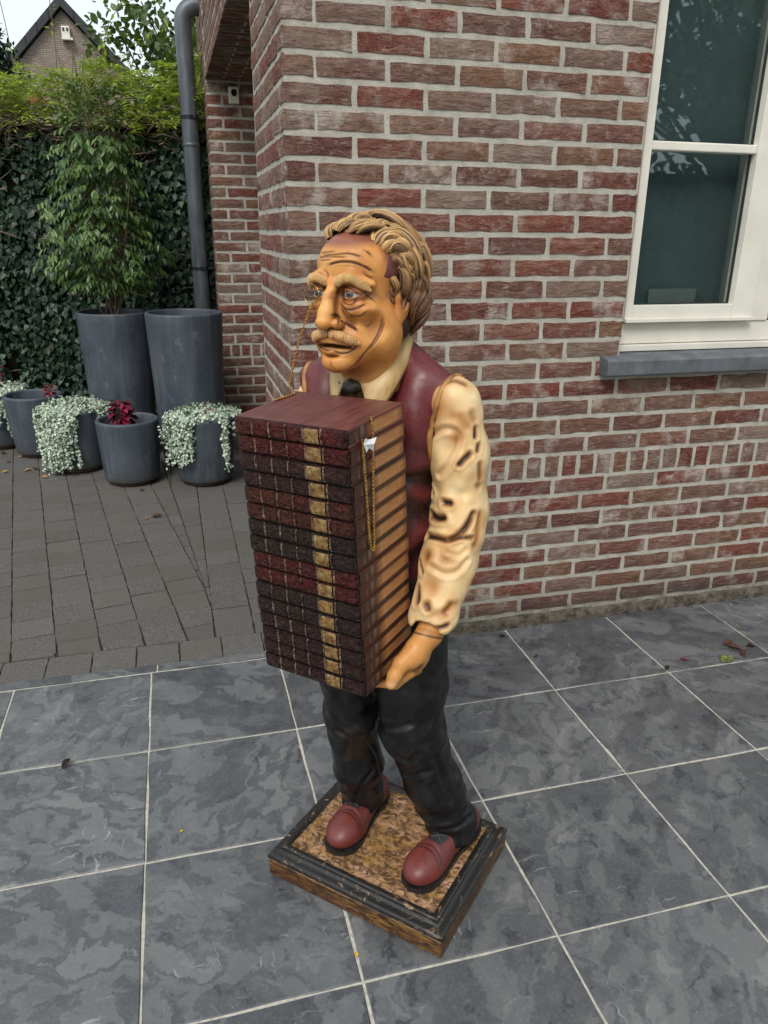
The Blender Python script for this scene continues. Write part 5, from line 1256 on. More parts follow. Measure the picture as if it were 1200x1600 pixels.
# sleeves
sleeve_bvh = {}
ARM = {1: [(-.014, .106, 1.165), (-.014, .124, 1.060), (-.014, .131, .945), (.035, .131, .850), (.088, .124, .762)]}
ARM[-1] = [(-.030, -.212, 1.130), (-.034, -.214, 1.05), (-.034, -.214, .945), (.030, -.214, .850), (.088, -.212, .762)]
ARMR = [.053, .055, .054, .052, .048]
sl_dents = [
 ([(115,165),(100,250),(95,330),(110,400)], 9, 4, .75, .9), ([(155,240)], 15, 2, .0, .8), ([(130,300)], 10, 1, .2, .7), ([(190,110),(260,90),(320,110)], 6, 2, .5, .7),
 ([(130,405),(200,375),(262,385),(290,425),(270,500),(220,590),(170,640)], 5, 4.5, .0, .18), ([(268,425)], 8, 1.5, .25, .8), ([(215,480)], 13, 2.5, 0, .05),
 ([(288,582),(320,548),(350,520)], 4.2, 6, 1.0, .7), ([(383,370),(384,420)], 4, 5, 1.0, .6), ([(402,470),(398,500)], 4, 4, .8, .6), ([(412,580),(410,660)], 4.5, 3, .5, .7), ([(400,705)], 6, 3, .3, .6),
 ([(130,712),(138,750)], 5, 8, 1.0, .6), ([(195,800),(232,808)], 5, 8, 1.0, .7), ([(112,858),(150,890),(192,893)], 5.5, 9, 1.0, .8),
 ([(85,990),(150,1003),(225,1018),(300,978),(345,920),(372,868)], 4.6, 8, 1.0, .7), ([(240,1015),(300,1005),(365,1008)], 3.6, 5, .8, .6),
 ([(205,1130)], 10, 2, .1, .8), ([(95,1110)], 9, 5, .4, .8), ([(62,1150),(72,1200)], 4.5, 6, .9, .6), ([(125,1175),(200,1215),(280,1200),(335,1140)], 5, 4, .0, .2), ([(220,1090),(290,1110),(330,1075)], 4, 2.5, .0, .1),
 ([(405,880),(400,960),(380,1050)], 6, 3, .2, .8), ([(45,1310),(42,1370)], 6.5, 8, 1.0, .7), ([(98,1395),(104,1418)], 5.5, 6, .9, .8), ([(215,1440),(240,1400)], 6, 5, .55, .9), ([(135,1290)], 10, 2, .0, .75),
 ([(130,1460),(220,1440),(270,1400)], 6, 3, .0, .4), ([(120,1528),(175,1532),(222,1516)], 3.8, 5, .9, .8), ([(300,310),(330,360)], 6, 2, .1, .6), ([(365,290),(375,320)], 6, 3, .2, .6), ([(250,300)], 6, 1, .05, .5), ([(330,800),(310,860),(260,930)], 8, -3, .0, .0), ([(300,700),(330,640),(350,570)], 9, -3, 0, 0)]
for s in (1, -1):
    A = ARM[s]
    def sl_fn(P, A=A):
        d = chain(P, A, ARMR, .03)
        d = smin(d, ell(P, (A[4][0]+.008, A[4][1], .748), (.049, .051, .026), euler(0, R(28), 0)), .014)
        d = smax(d, -cap(P, (A[4][0]+.022, A[4][1], .728), (A[4][0]+.060, A[4][1], .66), .036), .006)
        for q_, r_ in (((.018, A[2][1]+.028*(1 if A is ARM[1] else -1), .905), .030), ((-.030, A[1][1], 1.00), .034), ((.05, A[3][1], .80), .030)):
            d = smin(d, ell(P, q_, (r_, r_, r_*.8)), .03)
        return d
    lo_ = (-.10, A[0][1]-.11, .68); hi_ = (.17, A[0][1]+.12, 1.25)
    if s < 0: lo_ = (-.10, A[0][1]-.12, .68); hi_ = (.17, A[0][1]+.11, 1.25)
    V, F = nets(sl_fn, lo_, hi_, .0025 if s > 0 else .004); V = relax(V, F, 2, .4); N = normals(V, F)
    n1 = vnoise(V*np.array([1, 1, .7]), 22, 31+s, 2)-.5; V = V+N*(n1*.012)[:, None]; N = normals(V, F)
    C_ = np.tile(np.array((.76, .545, .275)), (len(V), 1)); nn1 = vnoise(V, 30, 4); C_ = mixc(C_, (.55, .28, .085), np.clip((nn1-.54)*1.6, 0, .4)); C_ = mixc(C_, (.84, .68, .42), np.clip((.48-nn1)*2.5, 0, .6))
    if s > 0:
      conc = ((relax(V, F, 16, .5)-V)*N).sum(1); C_ = mixc(C_, (.42, .165, .042), np.clip((conc-.00005)/.0009, 0, .85))
      V, C_ = sculpt(V, F, N, C_, sl_dents, bvh_of(V, F), 640, 570, 3.721, 1.25)
    else: C_ = mixc(C_, (.55, .24, .06), np.full(len(V), .5))
    sleeve_bvh[s] = bvh_of(V, F)
    obj('sleeve', mesh_data('sleeve', V, F, MCLOTH, True, C_), statue)

# waistcoat
VC = -.050
def vest_fn(P):
    d = ell(P, (-.018, VC, 1.055), (.094, .128, .165)); d = smin(d, ell(P, (-.004, VC+.005, .86), (.098, .122, .18)), .04)
    for s, q_ in ((1, .138), (-1, .165)):
        d = smin(d, cap(P, (-.026, VC+s*.040, 1.240), (-.014, VC+s*q_, 1.182), .040, .036), .03)
        d = smin(d, ell(P, (-.010, VC+s*(q_-.050), 1.125), (.072, .054, .105)), .03)
        d = smax(d, -ell(P, (-.014, VC+s*(q_+.052), 1.11), (.066, .050, .10)), .006)
    # neck opening
    d = smax(d, -ell(P, (.020, VC-.014, 1.285), (.066, .055, .062)), .006)
    d = smax(d, -ell(P, (.085, VC-.014, 1.20), (.05, .026, .08)), .006)
    d = smax(d, .70-P[:, 2], .006)
    return d
V, F = nets(vest_fn, (-.16, -.27, .68), (.14, .17, 1.30), .0042); V = relax(V, F, 2, .4); N = normals(V, F)
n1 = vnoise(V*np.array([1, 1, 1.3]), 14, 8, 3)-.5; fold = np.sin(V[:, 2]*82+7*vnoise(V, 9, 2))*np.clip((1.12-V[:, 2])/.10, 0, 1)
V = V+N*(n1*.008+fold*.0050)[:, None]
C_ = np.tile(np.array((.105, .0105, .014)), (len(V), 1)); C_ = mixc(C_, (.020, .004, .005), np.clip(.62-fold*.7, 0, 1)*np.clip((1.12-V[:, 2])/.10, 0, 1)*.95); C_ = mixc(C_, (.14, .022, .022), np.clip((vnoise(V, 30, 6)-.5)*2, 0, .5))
vest_bvh = bvh_of(V, F)
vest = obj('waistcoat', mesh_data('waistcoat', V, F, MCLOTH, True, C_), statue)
for s, yo in ((1, .094), (-1, -.212)):           # armhole piping where the sleeve leaves the waistcoat
    ring = []; SLB = sleeve_bvh[s]
    for a in np.linspace(0, 2*np.pi, 61):
        y_ = yo+s*(.012*math.cos(a)-.010*math.sin(a)); c_ = Vector((-.014, y_, 1.135)); d_ = Vector((math.sin(a), 0, math.cos(a)))
        h_ = SLB.ray_cast(c_+d_*.2, -d_); h2_ = vest_bvh.ray_cast(c_+d_*.2, -d_)
        k_ = [(.2-h_[3]) if h_[0] is not None else .05, (.2-h2_[3]) if h2_[0] is not None else .05]
        ring.append(np.array(c_)+np.array(d_)*min(.098, max(k_)+.001))
    ring = np.array(ring)
    for _ in range(6): ring[1:-1] = .5*ring[1:-1]+.25*(ring[:-2]+ring[2:]); ring[0] = ring[-1] = .5*ring[0]+.25*(ring[1]+ring[-2])
    v_, f_ = tube(ring, .0060, 10, False)
    cc = np.tile((.40, .19, .055), (len(v_), 1)); cc = mixc(cc, (.08, .028, .012), np.clip((vnoise(v_, 60, 2)-.45)*4, 0, .9))
    obj('armhole_piping', mesh_data('armhole_piping', v_, f_, MCLOTH, True, cc), vest)
# shirt collar: two leaves folded over the neck, and the dark bow
def quad_sheet(rowsP, th=.004):
    """thick sheet from a grid of points"""
    G = np.array(rowsP); m, n, _ = G.shape
    du_ = np.gradient(G, axis=0); dv_ = np.gradient(G, axis=1); nn = np.cross(du_, dv_); nn /= np.linalg.norm(nn, axis=2)[..., None]+1e-9
    A = (G+nn*th/2).reshape(-1, 3); B = (G-nn*th/2).reshape(-1, 3); V = np.vstack([A, B]); o_ = m*n; F = []
    for i in range(m-1):
        for j in range(n-1):
            a, b, c, d = i*n+j, i*n+j+1, (i+1)*n+j+1, (i+1)*n+j; F += [(a, b, c, d), (d+o_, c+o_, b+o_, a+o_)]
    for i in range(m-1): F += [(i*n, (i+1)*n, (i+1)*n+o_, i*n+o_), ((i+1)*n+n-1, i*n+n-1, i*n+n-1+o_, (i+1)*n+n-1+o_)]
    for j in range(n-1): F += [(j+1, j, j+o_, j+1+o_), ((m-1)*n+j, (m-1)*n+j+1, (m-1)*n+j+1+o_, (m-1)*n+j+o_)]
    return V, F
NCX, NCY = .008, -.066
for s in (1, -1):
    # inner edge follows the neck, outer edge falls on the chest and ends in a point
    A = spline([(NCX-.062, NCY+s*.010, 1.302), (NCX-.047, NCY+s*.046, 1.300), (NCX-.002, NCY+s*.063, 1.280), (NCX+.046, NCY+s*.048, 1.242), (NCX+.074, NCY+s*.012, 1.212)], 24)
    Bq = spline([(NCX-.088, NCY+s*.012, 1.252), (NCX-.060, NCY+s*.064, 1.262), (NCX+.002, NCY+s*.082, 1.236), (NCX+.064, NCY+s*(.074 if s > 0 else .056), 1.178), (NCX+.094, NCY+s*(.040 if s > 0 else .030), 1.128)], 24)
    G = [[A[i]*(1-u)+Bq[i]*u+np.array([.004, s*.007, .004])*math.sin(math.pi*u) for u in np.linspace(0, 1, 8)] for i in range(24)]
    V, F = quad_sheet(G if s > 0 else [r_[::-1] for r_ in G], .005)
    C_ = np.tile(np.array((.50, .335, .135)), (len(V), 1)); n1 = vnoise(V, 35, 12); C_ = mixc(C_, (.25, .10, .03), np.clip((n1-.5)*2.6, 0, .65)); C_ = mixc(C_, (.62, .46, .22), np.clip((.48-n1)*2.4, 0, .5))
    edge_ = np.zeros((2, 24, 8)); edge_[:, :, 7 if s > 0 else 0] = 1; C_ = mixc(C_, (.03, .012, .010), edge_.reshape(-1)*.9)
    obj('collar_leaf', mesh_data('collar_leaf', V, F, MCLOTH, True, C_), statue)
def bow_fn(P):
    d = ell(P, (NCX+.082, NCY, 1.198), (.014, .019, .015)); d = smax(d, -ell(P, (NCX+.098, NCY, 1.206), (.008, .005, .012)), .004)
    for s in (1, -1): d = smin(d, ell(P, (NCX+.066, NCY+s*.026, 1.196), (.014, .022, .013)), .006)
    return smin(d, ell(P, (NCX+.045, NCY, 1.180), (.03, .045, .04)), .01)
V, F = nets(bow_fn, (-.04, -.16, 1.13), (.13, .03, 1.25), .003); N = normals(V, F); V = V+N*(.0008*np.sin(V[:, 1]*420+V[:, 2]*160))[:, None]
C_ = np.tile((.022, .014, .010), (len(V), 1)); C_ = mixc(C_, (.28, .12, .035), np.clip((vnoise(V, 60, 3)-.55)*3, 0, .6))
obj('bow_tie', mesh_data('bow_tie', V, F, MCLOTH, True, C_), statue)

# trousers
BT = .076                                        # top of the base
def tr_fn(P):
    d = ell(P, (-.005, VC+.005, .70), (.092, .118, .12))
    dl = chain(P, [(-.004, .030, .64), (.016, .046, .50), (.026, .056, .41), (-.004, .100, .25), (-.022, .148, BT+.050)], [.085, .076, .068, .062, .062], .03)
    dr = chain(P, [(-.004, -.105, .64), (.020, -.108, .50), (.030, -.104, .40), (.012, -.098, .25), (-.010, -.092, BT+.050)], [.081, .072, .063, .057, .054], .03)
    g = smin(smin(dl, dr, .012), d, .04)
    g = smax(g, BT+.048-.28*P[:, 0]-P[:, 2], .004)
    return g
V, F = nets(tr_fn, (-.14, -.24, .07), (.15, .25, .83), .0042); V = relax(V, F, 2, .4); N = normals(V, F)
n1 = vnoise(V*np.array([1, 1, .8]), 17, 41, 3)-.5
leg = np.where(V[:, 1] > -.03, 1, -1)
brk = np.sin((V[:, 2]-.06*leg*V[:, 0])*105+5*vnoise(V, 10, 22))*np.clip((.30-V[:, 2])/.14, 0, 1)+.7*np.sin((V[:, 2]+.5*V[:, 0])*85+6*vnoise(V, 9, 17))*np.exp(-((V[:, 2]-.43)/.07)**2)
V = V+N*(n1*.016+brk*.0038)[:, None]; N = normals(V, F)
C_ = np.tile(np.array((.0060, .0058, .0060)), (len(V), 1)); C_ = mixc(C_, (.035, .020, .012), np.clip((vnoise(V, 20, 5)-.55)*3, 0, .5)*(leg < 0)); C_ = mixc(C_, (.018, .018, .019), np.clip((vnoise(V, 40, 15)-.55)*3, 0, .45))
tdents = [([(640,640),(680,660),(720,630)], 7, 4, 0, 0), ([(560,590),(600,660),(680,720),(780,700)], 8, 4, 0, 0), ([(790,760),(840,830)], 6, 3, 0, 0), ([(700,900),(800,960),(900,950),(960,900)], 6, 5, 0, 0), ([(540,480),(600,510),(690,490)], 7, 4, 0, 0), ([(360,520),(410,560),(400,640)], 6, 4, 0, 0), ([(520,700),(470,770),(430,860)], 6, 5, 0, 0), ([(500,560),(540,620),(560,700)], 6, 5, 0, 0), ([(800,640),(830,720),(870,830)], 8, 4, 0, 0)]
V, C_ = sculpt(V, F, N, C_, tdents, bvh_of(V, F), 400, 960, 2.857)
obj('trousers', mesh_data('trousers', V, F, MTROU, True, C_), statue)

# shoes
for s, (hx, hy), (tx, ty) in ((1, (-.088, .166), (.148, .118)), (-1, (-.085, -.090), (.129, -.090))):
    ax = np.array((tx-hx, ty-hy)); Ls = np.linalg.norm(ax); ax /= Ls; sd_ = np.array((-ax[1], ax[0]))
    def w3(u, v, z): return (hx+ax[0]*u+sd_[0]*v, hy+ax[1]*u+sd_[1]*v, BT+z)
    Ms = np.array([[ax[0], sd_[0], 0], [ax[1], sd_[1], 0], [0, 0, 1]])
    def shoe_fn(P):
        d = ell(P, w3(Ls*.80, 0, .030), (.060, .045, .034), Ms)                       # toe
        d = smin(d, ell(P, w3(Ls*.50, 0, .034), (.085, .036, .040), Ms), .03)
        d = smin(d, ell(P, w3(Ls*.10, 0, .042), (.042, .036, .042), Ms), .03)           # heel
        d = smin(d, cap(P, w3(Ls*.22, 0, .05), w3(Ls*.34, 0, .085), .033, .030), .025)
        return smax(d, BT+.013-P[:, 2], .004)
    V, F = nets(shoe_fn, (min(hx, tx)-.08, min(hy, ty)-.08, BT-.02), (max(hx, tx)+.09, max(hy, ty)+.08, BT+.15), .0028); V = relax(V, F, 1, .4); N = normals(V, F)
    u = (V[:, 0]-hx)*ax[0]+(V[:, 1]-hy)*ax[1]; v = (V[:, 0]-hx)*sd_[0]+(V[:, 1]-hy)*sd_[1]; z = V[:, 2]-BT
    for uc in (.70, .745): V = V-N*(.0028*np.exp(-((u-Ls*uc-v*v*6)/.0042)**2)*np.clip((z-.03)/.02, 0, 1))[:, None]
    C_ = np.tile(np.array((.125, .019, .015)), (len(V), 1)); C_ = mixc(C_, (.10, .014, .013), np.clip((vnoise(V, 30, 7)-.48)*2.5, 0, .6)); C_ = mixc(C_, (.155, .030, .024), np.clip((.47-vnoise(V, 30, 7))*2.5, 0, .5))
    for uc in (.70, .745): C_ = mixc(C_, (.05, .010, .010), np.exp(-((u-Ls*uc-v*v*6)/.004)**2)*np.clip((z-.03)/.02, 0, 1)*.7)
    tg = ((u > Ls*.42) & (u < Ls*.66-v*v*12) & (np.abs(v) < .019) & (z > .045)); C_[tg] = (.022, .023, .026)
    edge = np.clip(1-np.abs(z-.016)/.006, 0, 1); C_ = mixc(C_, (.02, .012, .010), edge*.8)
    shoe = obj('shoe', mesh_data('shoe', V, F, MCLOTH, True, C_), statue)
    # welted sole and heel
    ol = []; Lt = Ls*.80+.063+.034
    for a in np.linspace(0, 2*np.pi, 48, endpoint=False):
        uu = .5-.5*math.cos(a); wv = np.interp(uu, [0, .03, .10, .2, .42, .6, .78, .9, .97, 1], [0, .018, .032, .037, .034, .040, .047, .042, .026, 0]); ol.append((uu*Lt-.034, wv*math.copysign(1, math.sin(a))))
    vs_ = [w3(a, b, z_) for z_ in (0, .013) for a, b in ol]; n = len(ol)
    MB().add(vs_, [(i, (i+1) % n, n+(i+1) % n, n+i) for i in range(n)]+[tuple(range(n, 2*n))]).build('sole', m_simple('black_sole', (.016, .014, .013), .45, nscale=30, namt=.3), shoe)
    lm_ = MB()
    for a, b in (((Ls*.53, -.013), (Ls*.62, .012)), ((Ls*.53, .012), (Ls*.62, -.013))):
        pts = []
        for k in np.linspace(0, 1, 7):
            uu, vv = a[0]+(b[0]-a[0])*k, a[1]+(b[1]-a[1])*k
            j_ = np.argmin((u-uu)**2+(v-vv)**2+np.where(z > .03, 0, 9)); pts.append(V[j_]+np.array((0, 0, .0015)))
        lm_.tube(pts, .0011, 6)
    lm_.build('lace', m_simple('grey_lace', (.075, .07, .066), .7), shoe, True)

# ---- base -------------------------------------------------------------------
def ring_loft(prof, hx, hy, cx, cy):
    """mitred rectangular moulding: prof = [(inset, z)]"""
    V = []; F = []; n = 4; sub = 12
    for ins, z in prof:
        a, b = hx-ins, hy-ins; cs = [(cx+a, cy-b), (cx+a, cy+b), (cx-a, cy+b), (cx-a, cy-b)]
        for k in range(4):
            p0, p1 = cs[k], cs[(k+1) % 4]
            for q in range(sub): V.append((p0[0]+(p1[0]-p0[0])*q/sub, p0[1]+(p1[1]-p0[1])*q/sub, z))
    m = 4*sub
    for i in range(len(prof)-1):
        for j in range(m): F.append((i*m+j, i*m+(j+1) % m, (i+1)*m+(j+1) % m, (i+1)*m+j))
    return V, F
def m_antique(name, gold, dark, lo, hi, stretch, pink=None, rough=.5):
    t = NT(name); P = t.oco()
    n = t.noise(t.mapv(P, stretch), 1, 10, .74, 1.0); n2 = t.noise(t.mapv(P, tuple(q*.35 for q in stretch)), 1, 4, .6); f = t.noise(P, 240, 3, .6)
    g = t.mix(t.maprange(n2, .4, .65), gold, pink or tuple(q*.55 for q in gold))
    c = t.mix(t.maprange(n, lo, hi), g, dark); c = t.mix(t.maprange(f, .55, .8, 0, .3), c, tuple(q*.5 for q in dark))
    return t.set(color=c, rough=rough, spec=.45, coat=.12, normal=t.bump(n, .4, .003))
MFASC = m_antique('antique_gold_side', (.20, .100, .022), (.034, .013, .007), .43, .56, (20, 20, 85), (.12, .046, .013))
MTOPP = m_antique('flaked_gold_top', (.30, .160, .045), (.070, .034, .014), .43, .56, (75, 48, 60), (.50, .29, .19), .6)
MMOUL = m_antique('black_moulding', (.34, .22, .13), (.0125, .0115, .011), .36, .43, (30, 30, 90), (.20, .12, .06), .42)
BX, BY, BCX, BCY = .1865, .2325, 0, 0
BOFF = (.031, .004, 0)
def bz(pr): return ring_loft(pr, BX, BY, BCX, BCY)
base = MB(); V, F = bz([(.004, 0), (0, .004), (0, .046), (.003, .049)]); base.add(V, F); base_o = base.build('plinth', MFASC, statue); base_o.location = BOFF; base_o.rotation_euler = (0, 0, R(-3))
V, F = bz([(.003, .0485)]+[(.003-.0055*math.sin(a), .0485+.0080*(1-math.cos(a))) for a in np.linspace(.2, math.pi-.1, 9)]+[(.009, .0652), (.016, .0645), (.019, .067)])
MB().add(V, F).build('moulding', MMOUL, base_o, True)
V, F = bz([(.019, .067), (.021, .069)]+[(.0255-.0050*math.sin(a), .069+.0062*(1-math.cos(a))) for a in np.linspace(.1, math.pi, 8)]+[(.033, .0800), (.0395, BT-.001)])
MB().add(V, F).build('moulding', MMOUL, base_o, True)
hx, hy = BX-.0385, BY-.0385; g = []; n = 20
for i in range(n+1):
    for j in range(n+1): g.append((BCX-hx+2*hx*i/n, BCY-hy+2*hy*j/n, BT+.0008*math.sin(i*1.7+j*2.3)))
MB().add(g, [(i*(n+1)+j, (i+1)*(n+1)+j, (i+1)*(n+1)+j+1, i*(n+1)+j+1) for i in range(n) for j in range(n)]).build('ground_plate', MTOPP, base_o, True)

# ---- books ------------------------------------------------------------------
BC = np.array([.184, -.063, .906]); BR = euler(R(-3.8), R(4.4), R(1.3)); BD, BW, BHT = .195, .243, .539
NB = 16; bh = BHT/NB
def m_leather():
    t = NT('tooled_leather'); P = t.oco(); c = t.attr(); r = t.orand()
    Pp = t.vmath('ADD', P, t.comb(t.math('MULTIPLY', r, 5.0), r, r))
    v = t.voro(Pp, 110, 'SMOOTH_F1'); n = t.noise(Pp, 60, 4, .6, 1.0); f = t.noise(Pp, 300, 2, .5)
    c = t.mix(t.maprange(n, .48, .66, 0, .75), c, t.mix(1.0, c, (.22, .20, .20), 'MULTIPLY'))
    c = t.mix(t.maprange(f, .60, .8, 0, .10), c, (.30, .22, .16))
    sw = t.noise(t.mapv(Pp, (95, 95, 95)), 1, 3, .5, 2.6)
    c = t.mix(t.maprange(sw, .56, .40, 0, .8), c, t.mix(1.0, c, (.25, .22, .22), 'MULTIPLY'))
    return t.set(color=c, rough=t.maprange(n, .35, .65, .34, .55), spec=.28, coat=.03, normal=t.bump(t.math('ADD', t.math('MULTIPLY', sw, 1.4), v), 1.0, .011))
MLEA = m_leather()
t = NT('painted_board'); P_ = t.oco(); n_ = t.noise(t.mapv(P_, (9, 60, 60)), 1, 5, .62); n2_ = t.noise(P_, 14, 4, .6); c_ = t.attr()
c_ = t.mix(t.maprange(n_, .4, .68, 0, .8), c_, t.mix(1.0, c_, (.42, .36, .34), 'MULTIPLY')); c_ = t.mix(t.maprange(n2_, .5, .75, 0, .35), c_, (.19, .085, .07))
MBOARD = t.set(color=c_, rough=.42, spec=.4, coat=.05, normal=t.bump(n_, .25, .002))
def m_pages():
    t = NT('page_edges'); P = t.oco(); c = t.attr()
    sp = t.n('SeparateXYZ'); t.put(sp.inputs[0], P)
    l = t.noise(t.mapv(P, (4, 4, 900)), 1, 2, .5); n = t.noise(t.mapv(P, (25, 25, 60)), 1, 4, .6); st = t.noise(t.mapv(P, (90, 90, 6)), 1, 3, .6)
    c = t.mix(t.maprange(l, .42, .62, 0, .55), c, t.mix(1.0, c, (.45, .28, .16), 'MULTIPLY'))
    c = t.mix(t.maprange(n, .45, .7, 0, .55), c, t.mix(1.0, c, (.62, .36, .18), 'MULTIPLY'))
    c = t.mix(t.maprange(st, .56, .7, 0, .45), c, (.78, .60, .38))
    return t.set(color=c, rough=.5, spec=.4, normal=t.bump(l, .5, .002))
MPAGE = m_pages()
def m_label():
    t = NT('gilt_label'); P = t.oco(); r = t.orand(); Pp = t.vmath('ADD', P, t.comb(t.math('MULTIPLY', r, 9.0), r, r))
    n = t.noise(Pp, 85, 6, .7, .8)
    c = t.ramp(n, [(.36, (.050, .022, .008)), (.46, (.14, .062, .014)), (.55, (.20, .125, .038)), (.68, (.32, .265, .13))])
    return t.set(color=c, rough=.45, spec=.5, normal=t.bump(n, .6, .002))
MLAB = m_label()
TS = .72
tones = [(.135, .016, .016), (.125, .014, .015), (.050, .022, .018), (.044, .020, .019), (.120, .030, .014), (.105, .026, .013), (.024, .020, .014), (.022, .019, .014), (.125, .014, .016), (.120, .013, .015), (.030, .022, .018), (.026, .019, .017), (.038, .017, .016), (.036, .017, .016), (.038, .018, .016), (.042, .019, .017)]
page_in = .0010
for k in range(NB):
    zc = BHT/2-(k+.5)*bh; tone = (np.array(tones[k])*.7+np.array((.055, .017, .013))*.3)*TS*np.array((1.15, .92, .85)); rr = random.Random(300+k)
    dxk = rr.uniform(-.0025, .0025); dyk = rr.uniform(-.0015, .0015)
    M = Matrix((( *BR[0], 0), (*BR[1], 0), (*BR[2], 0), (0, 0, 0, 1)))
    bo_loc = BC+BR @ np.array([dxk, dyk, zc])
    # leather: rounded spine with raised bands, two boards with squares over the page block
    ny, nu = 171, 11; V = []; C_ = []
    bands = [0.0, .17, .325, .475, .635, .79, 1.0]
    h2 = bh/2-.0006; xs = BD/2
    for j in range(ny):
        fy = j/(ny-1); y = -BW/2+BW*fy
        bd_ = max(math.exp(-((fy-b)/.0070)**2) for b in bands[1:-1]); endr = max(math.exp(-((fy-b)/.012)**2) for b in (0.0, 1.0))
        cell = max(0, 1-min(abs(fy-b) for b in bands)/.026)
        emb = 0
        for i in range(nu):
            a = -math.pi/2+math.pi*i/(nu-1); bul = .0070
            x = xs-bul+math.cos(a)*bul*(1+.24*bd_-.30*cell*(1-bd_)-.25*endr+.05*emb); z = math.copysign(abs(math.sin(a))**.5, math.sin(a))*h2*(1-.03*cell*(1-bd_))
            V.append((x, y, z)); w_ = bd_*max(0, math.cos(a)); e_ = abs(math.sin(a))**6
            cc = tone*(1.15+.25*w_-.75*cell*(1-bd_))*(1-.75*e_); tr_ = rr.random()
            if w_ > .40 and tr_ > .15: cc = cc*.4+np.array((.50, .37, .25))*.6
            C_.append(cc)
    F = [(j*nu+i, (j+1)*nu+i, (j+1)*nu+i+1, j*nu+i+1) for j in range(ny-1) for i in range(nu-1)]
    F += [tuple(range(nu)), tuple((ny-1)*nu+i for i in range(nu))[::-1]]
    tb = .0046; bV = []; bF = []; b = 0
    for z0, z1 in ((-h2, -h2+tb), (h2-tb, h2)):
        for (x, y, z) in [(-xs, -BW/2, z0), (xs-.009, -BW/2, z0), (xs-.009, BW/2, z0), (-xs, BW/2, z0), (-xs, -BW/2, z1), (xs-.009, -BW/2, z1), (xs-.009, BW/2, z1), (-xs, BW/2, z1)]: bV.append((x, y, z))
        bF += [tuple(q+b for q in f_) for f_ in [(0,3,2,1),(4,5,6,7),(0,1,5,4),(1,2,6,5),(2,3,7,6),(3,0,4,7)]]; b += 8
    bC = np.tile(np.array((.130, .040, .034)) if k == 0 else tone*.8, (16, 1))
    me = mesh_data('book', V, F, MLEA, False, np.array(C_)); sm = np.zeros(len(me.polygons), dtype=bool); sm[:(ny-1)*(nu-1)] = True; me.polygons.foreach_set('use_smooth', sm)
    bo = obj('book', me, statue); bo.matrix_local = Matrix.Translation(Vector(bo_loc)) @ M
    obj('cover', mesh_data('cover', bV, bF, MBOARD, False, bC), bo)
    # page block, painted darker towards the spine and the fore edge
    pv = []; pc = []; nx_ = 24; x0, x1 = -xs+page_in, xs-.012; zt = h2-tb+.0003; yy = BW/2-page_in
    for yv in (-yy, yy):
        for zv in (-zt, zt):
            for i in range(nx_+1):
                u = i/nx_; pv.append((x0+(x1-x0)*u, yv, zv)); e = max(0, (u-.56)/.15)+max(0, (.10-u)/.12)
                pc.append(np.array((.46, .215, .078))*(1-min(1, e))+np.array((.060, .018, .013))*min(1, e))
    m = nx_+1; F = []
    for i in range(nx_): F += [(i, i+1, m+i+1, m+i), (2*m+i+1, 2*m+i, 3*m+i, 3*m+i+1), (m+i, m+i+1, 3*m+i+1, 3*m+i), (i+1, i, 2*m+i, 2*m+i+1)]
    F += [(0, m, 3*m, 2*m), (m-1, 3*m-1, 4*m-1, 2*m-1)]
    obj('pages', mesh_data('pages', pv, F, MPAGE, False, np.array(pc)), bo)
    # gilt label on the fifth panel
    lv = []; f0, f1 = .648, .772; nl = 9
    for j in range(5):
        y = -BW/2+BW*(f0+(f1-f0)*j/4)
        for i in range(nl):
            a = -.70+1.4*i/(nl-1); lv.append((xs-.0085+math.cos(a)*.0085+.0006, y, math.copysign(abs(math.sin(a))**.5, math.sin(a))*h2))
    obj('spine_label', mesh_data('spine_label', lv, [(j*nl+i, (j+1)*nl+i, (j+1)*nl+i+1, j*nl+i+1) for j in range(4) for i in range(nl-1)], MLAB, True), bo)

# hinge strip: the painted joint between spines and page edges down the side of the stack
# ---- gold chains ---------------------------------------------------------------
MGOLD = m_simple('gold_chain_metal', (.62, .36, .10), .28, metal=1.0, nscale=90, namt=.2)
LINK = None
def chain_mesh(name, path, parent, r=.0027, wire=.00075):
    path = np.asarray(path); seg = np.linalg.norm(np.diff(path, axis=0), axis=1); s_ = np.concatenate([[0], np.cumsum(seg)]); L = s_[-1]
    n = int(L/(r*1.45)); q = np.stack([np.interp(np.linspace(0, L, n), s_, path[:, i]) for i in range(3)], 1); P, T_, N_, B_ = frames(q)
    V = []; F = []; a_ = np.linspace(0, 2*np.pi, 9); 
    for i in range(n):
        u = N_[i] if i % 2 else B_[i]
        pts = np.array([P[i]+T_[i]*r*1.15*math.cos(a)+u*r*.72*math.sin(a) for a in a_]); 
        v_, f_ = tube(pts, wire, 5, False); b = len(V); V += list(v_); F += [tuple(x+b for x in g_) for g_ in f_]
    return obj(name, mesh_data(name, V, F, MGOLD, True), parent)
def to_world(p_): return SO+SM @ np.asarray(p_, float)
ysd = BW/2+.0035
def bk(x, y, z): return BC+BR @ np.array([x, y, z])
px2x = lambda v: v
tagc = empty('tag_chain', tuple(to_world(bk(.045, ysd, BHT/2-.04)))); tag(tagc, 'thin gold chain with torn white paper tag hanging on the side of the books', 'chain')
TW = to_world(bk(.045, ysd, BHT/2-.04))
A0 = [bk(.052, ysd, BHT/2-.030), bk(.050, ysd, BHT/2-.12), bk(.047, ysd, BHT/2-.225), bk(.0405, ysd+.002, BHT/2-.2415), bk(.034, ysd, BHT/2-.225), bk(.026, ysd, BHT/2-.12), bk(.018, ysd, BHT/2-.03), bk(.017, ysd-.002, BHT/2+.001)]
chain_mesh('chain', spline([to_world(q)-TW for q in A0], 200), tagc)
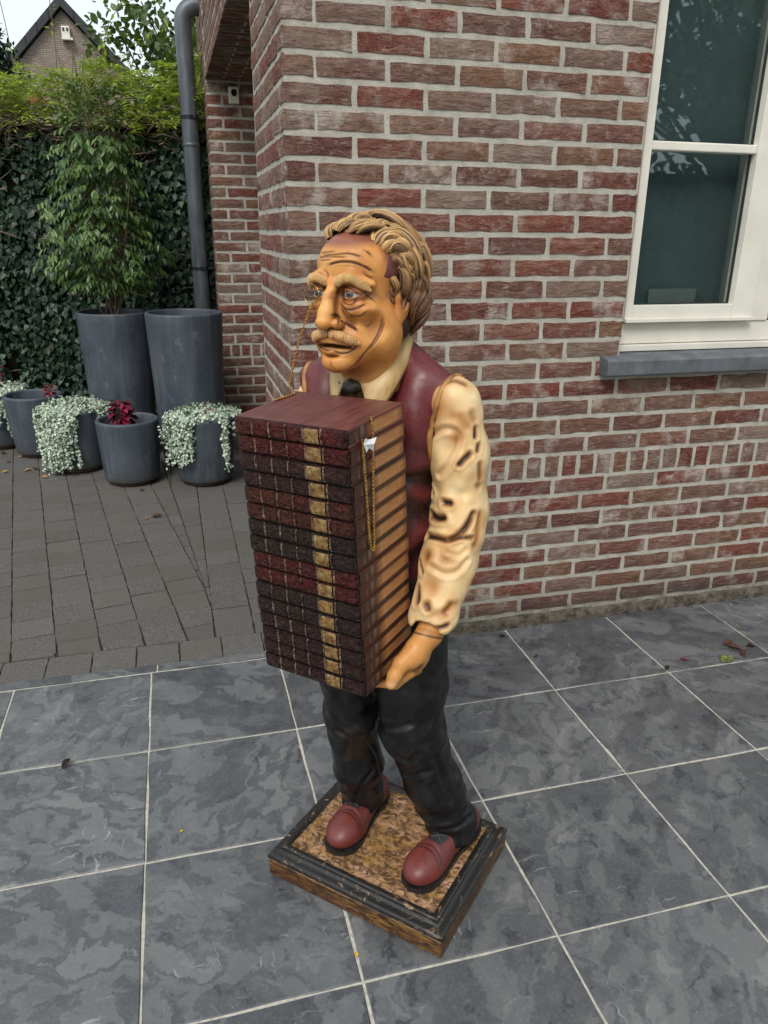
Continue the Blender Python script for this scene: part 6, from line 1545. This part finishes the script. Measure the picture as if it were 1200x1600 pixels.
MTAG = m_simple('white_paper', (.80, .80, .78), .8, nscale=20, namt=.05)
tg = [(.060, .012), (.051, .020), (.030, .012), (.018, .013), (.026, .003), (.022, -.012), (.036, -.002), (.052, -.004)]
tv = [to_world(bk(a, ysd+.004+.003*math.sin(a*300+b_*200), BHT/2-.045+b_))-TW for a, b_ in tg]; tv2 = [v_+SM @ (BR @ np.array([0, .0006, 0])) for v_ in tv]; n = len(tg)
MB().add(tv+tv2, [tuple(range(n)), tuple(range(n, 2*n))[::-1]]+[(i, (i+1) % n, n+(i+1) % n, n+i) for i in range(n)]).build('paper_tag', MTAG, tagc)
# pince-nez lens over the right eye with its chain to the book stack
LC = hs((.101, -.0345, -.002)); LN = HR @ np.array([1.0, -.10, 0]); LN /= np.linalg.norm(LN)
lens = empty('eyeglass', tuple(to_world(LC))); tag(lens, 'round rimmed eyeglass before the right eye with gold chain falling to the books', 'eyeglass')
LW = to_world(LC); ln = SM @ LN; lu = np.cross((0, 0, 1), ln); lu /= np.linalg.norm(lu); lv_ = np.cross(ln, lu)
rim = [lu*.0190*math.cos(a)+lv_*.0190*math.sin(a) for a in np.linspace(0, 2*np.pi, 41)]
v_, f_ = tube(rim, .0006, 8, False); obj('rim', mesh_data('rim', v_, f_, MGOLD, True), lens)
t = NT('clear_lens'); gl_ = t.n('BsdfGlossy'); gl_.inputs['Roughness'].default_value = .03; tr_ = t.n('BsdfTransparent'); t.put(tr_.inputs['Color'], (.80, .84, .82)); fr_ = t.n('Fresnel'); fr_.inputs['IOR'].default_value = 1.22
ms_ = t.n('MixShader'); t.put(ms_.inputs[0], fr_.outputs[0]); t.t.links.new(tr_.outputs[0], ms_.inputs[1]); t.t.links.new(gl_.outputs[0], ms_.inputs[2]); t.t.links.new(ms_.outputs[0], t.t.nodes['Material Output'].inputs[0])
dv2 = [q*.98 for q in rim[:-1]]; c0 = [np.zeros(3)+ln*.0015]
obj('glass', mesh_data('glass', c0+dv2, [(0, 1+i, 1+(i+1) % 40) for i in range(40)], t.m, True), lens)
e0 = LC+SM.T @ (-lu*0-lv_*.0190); e1 = bk(-.075, -BW/2+.010, BHT/2+.002)
pc_ = [e0, e0*.68+e1*.32+np.array([.004, -.012, -.010]), e0*.30+e1*.70+np.array([.004, -.016, -.012]), e1*.92+e0*.08+np.array([.004, -.012, -.004]), e1, bk(-.02, -BW/2+.006, BHT/2+.002)]
chain_mesh('chain', spline([to_world(q)-LW for q in pc_], 160), lens)
import sys
